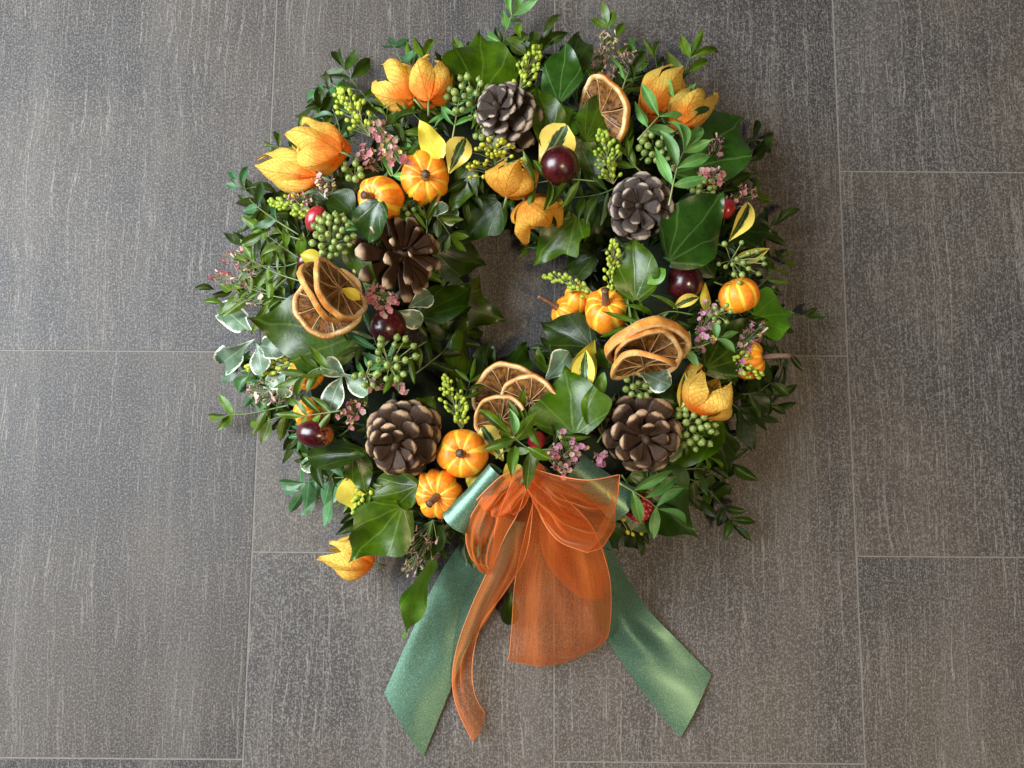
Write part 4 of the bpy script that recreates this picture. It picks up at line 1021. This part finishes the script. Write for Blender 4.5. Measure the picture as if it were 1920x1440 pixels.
# ================================================================== RIBBONS
def zz(p):
    x, y, z = p
    return (x, y, z if z < .03 else z + .020 * min(1, (z - .03) / .04))
def ribbon(parent, name, A, Bp, mat, bulge=0.0, nu=40, nv=14, wr=0.0, wf=3.0, seed=0, wire=0.0):
    """strip between two edge curves (x px, y px, z m); bulge lifts its middle, wr adds folds along it"""
    rr = random.Random(seed); f1, f2 = rr.uniform(0, 6), rr.uniform(0, 6)
    ea = cr([P(*zz(p)) for p in A], nu); eb = cr([P(*zz(p)) for p in Bp], nu)
    mb = MB(); rows = []; Ln = sum((ea[i + 1] - ea[i]).length for i in range(nu - 1))
    for i in range(nu):
        u = i / (nu - 1); ax = eb[i] - ea[i]
        tg = (ea[min(i + 1, nu - 1)] + eb[min(i + 1, nu - 1)] - ea[max(i - 1, 0)] - eb[max(i - 1, 0)])
        n = ax.cross(tg)
        if n.length < 1e-9: n = V((0, 0, 1))
        n.normalize()
        if n.z < 0: n = -n
        row = []
        for j in range(nv + 1):
            v = j / nv; prof_ = sin(pi * v)
            fold = wr * prof_ * (sin(2 * pi * wf * v + f1 + 1.2 * u) + .5 * sin(2 * pi * (wf * 1.9) * v + f2 - 4 * u) + .45 * sin(11 * u + 5 * v + f1) + .3 * sin(21 * u - 9 * v + f2)) * sin(pi * min(1, u * .9 + .1))
            p = ea[i] + ax * v + n * (bulge * prof_ + fold)
            p.z = max(p.z, 0.0012)
            row.append(mb.add(p, (u * Ln, v * .06)))
        rows.append(row)
    mb.grid(rows)
    o = part(name, mb, mat, parent)
    if wire:
        for e in (ea, eb):
            w_ = MB(); w_.tube([q + V((0, 0, .0003)) for q in e], wire, 5); part('wire_edge', w_, 'wire', o)
    return o
def curl_loop(parent, p0, p1, r0, r1, arc, start, mat, flare=0.0):
    """ribbon rolled round an axis: an open tube wall"""
    A, B = P(*zz(p0)), P(*zz(p1)); ax = (B - A).normalized(); a = ax.cross(V((0, 0, 1))).normalized(); b = a.cross(ax)
    mb = MB(); rows = []
    for i in range(24):
        u = i / 23; r = (r0 + (r1 - r0) * u) * (1 - .16 * sin(pi * u)); row = []
        for j in range(29):
            v = j / 28; an = start + arc * v
            p = A + (B - A) * (u + .05 * sin(an) * u) + (a * cos(an) + b * sin(an) * .78) * r
            row.append(mb.add(p, (u * .07, v * .06)))
        rows.append(row)
    mb.grid(rows); return part('loop', mb, mat, parent)

bow_c = P(1000, 890, .06)
sat = thing('satin_ribbon', bow_c, 'dark green satin ribbon with rolled loops and two slant cut tails on the tiles', 'ribbon')
ribbon(sat, 'tail', [(912, 950, .064), (868, 1010, .040), (818, 1088, .018), (765, 1200, .006), (720, 1299, .0022)],
       [(985, 980, .064), (945, 1070, .042), (905, 1150, .018), (862, 1250, .006), (793, 1420, .0022)], 'satin', .004, 50, 16, .0022, 0.9, 1)
ribbon(sat, 'tail', [(1050, 970, .062), (1085, 1080, .040), (1130, 1185, .014), (1200, 1290, .005), (1276, 1384, .0022)],
       [(1130, 985, .062), (1168, 1070, .040), (1215, 1142, .014), (1270, 1200, .005), (1334, 1265, .0022)], 'satin', .003, 50, 16, .0020, 0.8, 2)
curl_loop(sat, (934, 882, .096), (856, 976, .080), .0088, .0135, 5.3, -1.9, 'satin')
curl_loop(sat, (1072, 872, .086), (1168, 944, .074), .0135, .0170, 5.0, -2.2, 'satin')
mb = MB(); mb.ball(P(1000, 900, .095), .014, 16, 10, V((1, 0, .1)), 1.1); part('knot', mb, 'satin', sat)

org = thing('organza_bow', bow_c, 'sheer orange organza bow with wired edges, puffed loops and long tail over the satin ribbon', 'bow')
W_ = .00040
# long hanging loop: front sheet, rounded fold and back sheet
ribbon(org, 'hanging_loop', [(1004, 925, .088), (985, 1000, .074), (966, 1090, .052), (960, 1170, .030), (955, 1226, .013), (951, 1238, .006), (954, 1240, .0025)],
       [(1050, 925, .090), (1108, 985, .084), (1138, 1060, .068), (1146, 1120, .048), (1142, 1182, .026), (1132, 1204, .010), (1120, 1212, .0025)], 'organza', .010, 84, 30, .0036, 1.7, 5, W_)
ribbon(org, 'inner_fold', [(1012, 945, .080), (1012, 1010, .066), (1030, 1065, .052), (1070, 1108, .040)],
       [(1085, 955, .088), (1128, 1020, .078), (1140, 1075, .064), (1132, 1122, .046)], 'organza', .004, 30, 18, .0018, 1.6, 12)
# narrow tail twisting down to the left
ribbon(org, 'tail', [(960, 900, .098), (930, 985, .090), (922, 1050, .070), (885, 1135, .044), (858, 1210, .022), (848, 1275, .012), (858, 1330, .008), (886, 1390, .003)],
       [(1000, 905, .098), (996, 985, .094), (982, 1050, .074), (945, 1112, .050), (903, 1170, .028), (886, 1240, .020), (890, 1300, .014), (910, 1340, .004)], 'organza', .006, 60, 12, .0022, 1.8, 6, W_)
# right puffed loop: near sheet and far sheet
ribbon(org, 'loop', [(1003, 880, .102), (1050, 893, .116), (1105, 900, .124), (1162, 890, .120)],
       [(1001, 892, .100), (1010, 958, .104), (1045, 1012, .098), (1100, 1036, .090)], 'organza', .016, 44, 40, .0050, 3.4, 7, W_)
ribbon(org, 'loop', [(1162, 890, .119), (1158, 930, .112), (1150, 965, .104)], [(1100, 1036, .090), (1128, 1026, .088), (1146, 1000, .090)], 'organza', .004, 18, 12, .0008, 2, 8, W_)
ribbon(org, 'loop', [(1003, 886, .098), (1060, 902, .094), (1120, 915, .088), (1152, 925, .090)],
       [(1002, 900, .096), (1020, 960, .084), (1060, 1008, .078), (1120, 1020, .080)], 'organza', -.004, 34, 30, .0040, 2.8, 9)
# left gathered loop and its drooping lobe
ribbon(org, 'loop', [(985, 878, .104), (945, 890, .112), (915, 915, .114), (893, 938, .108)],
       [(1000, 900, .104), (985, 945, .108), (962, 965, .106), (955, 945, .104)], 'organza', .010, 40, 30, .0048, 2.4, 10, W_)
ribbon(org, 'loop', [(905, 932, .100), (880, 975, .088), (874, 1015, .078), (888, 1052, .070), (916, 1062, .066)],
       [(990, 905, .104), (972, 960, .106), (950, 1000, .096), (932, 1040, .082), (925, 1060, .068)], 'organza', .008, 44, 30, .0046, 2.2, 11, W_)
mb = MB(); mb.ball(P(1001, 893, .118), .010, 14, 10, V((0, 1, .1)), 1.2); part('knot', mb, 'organza', org)
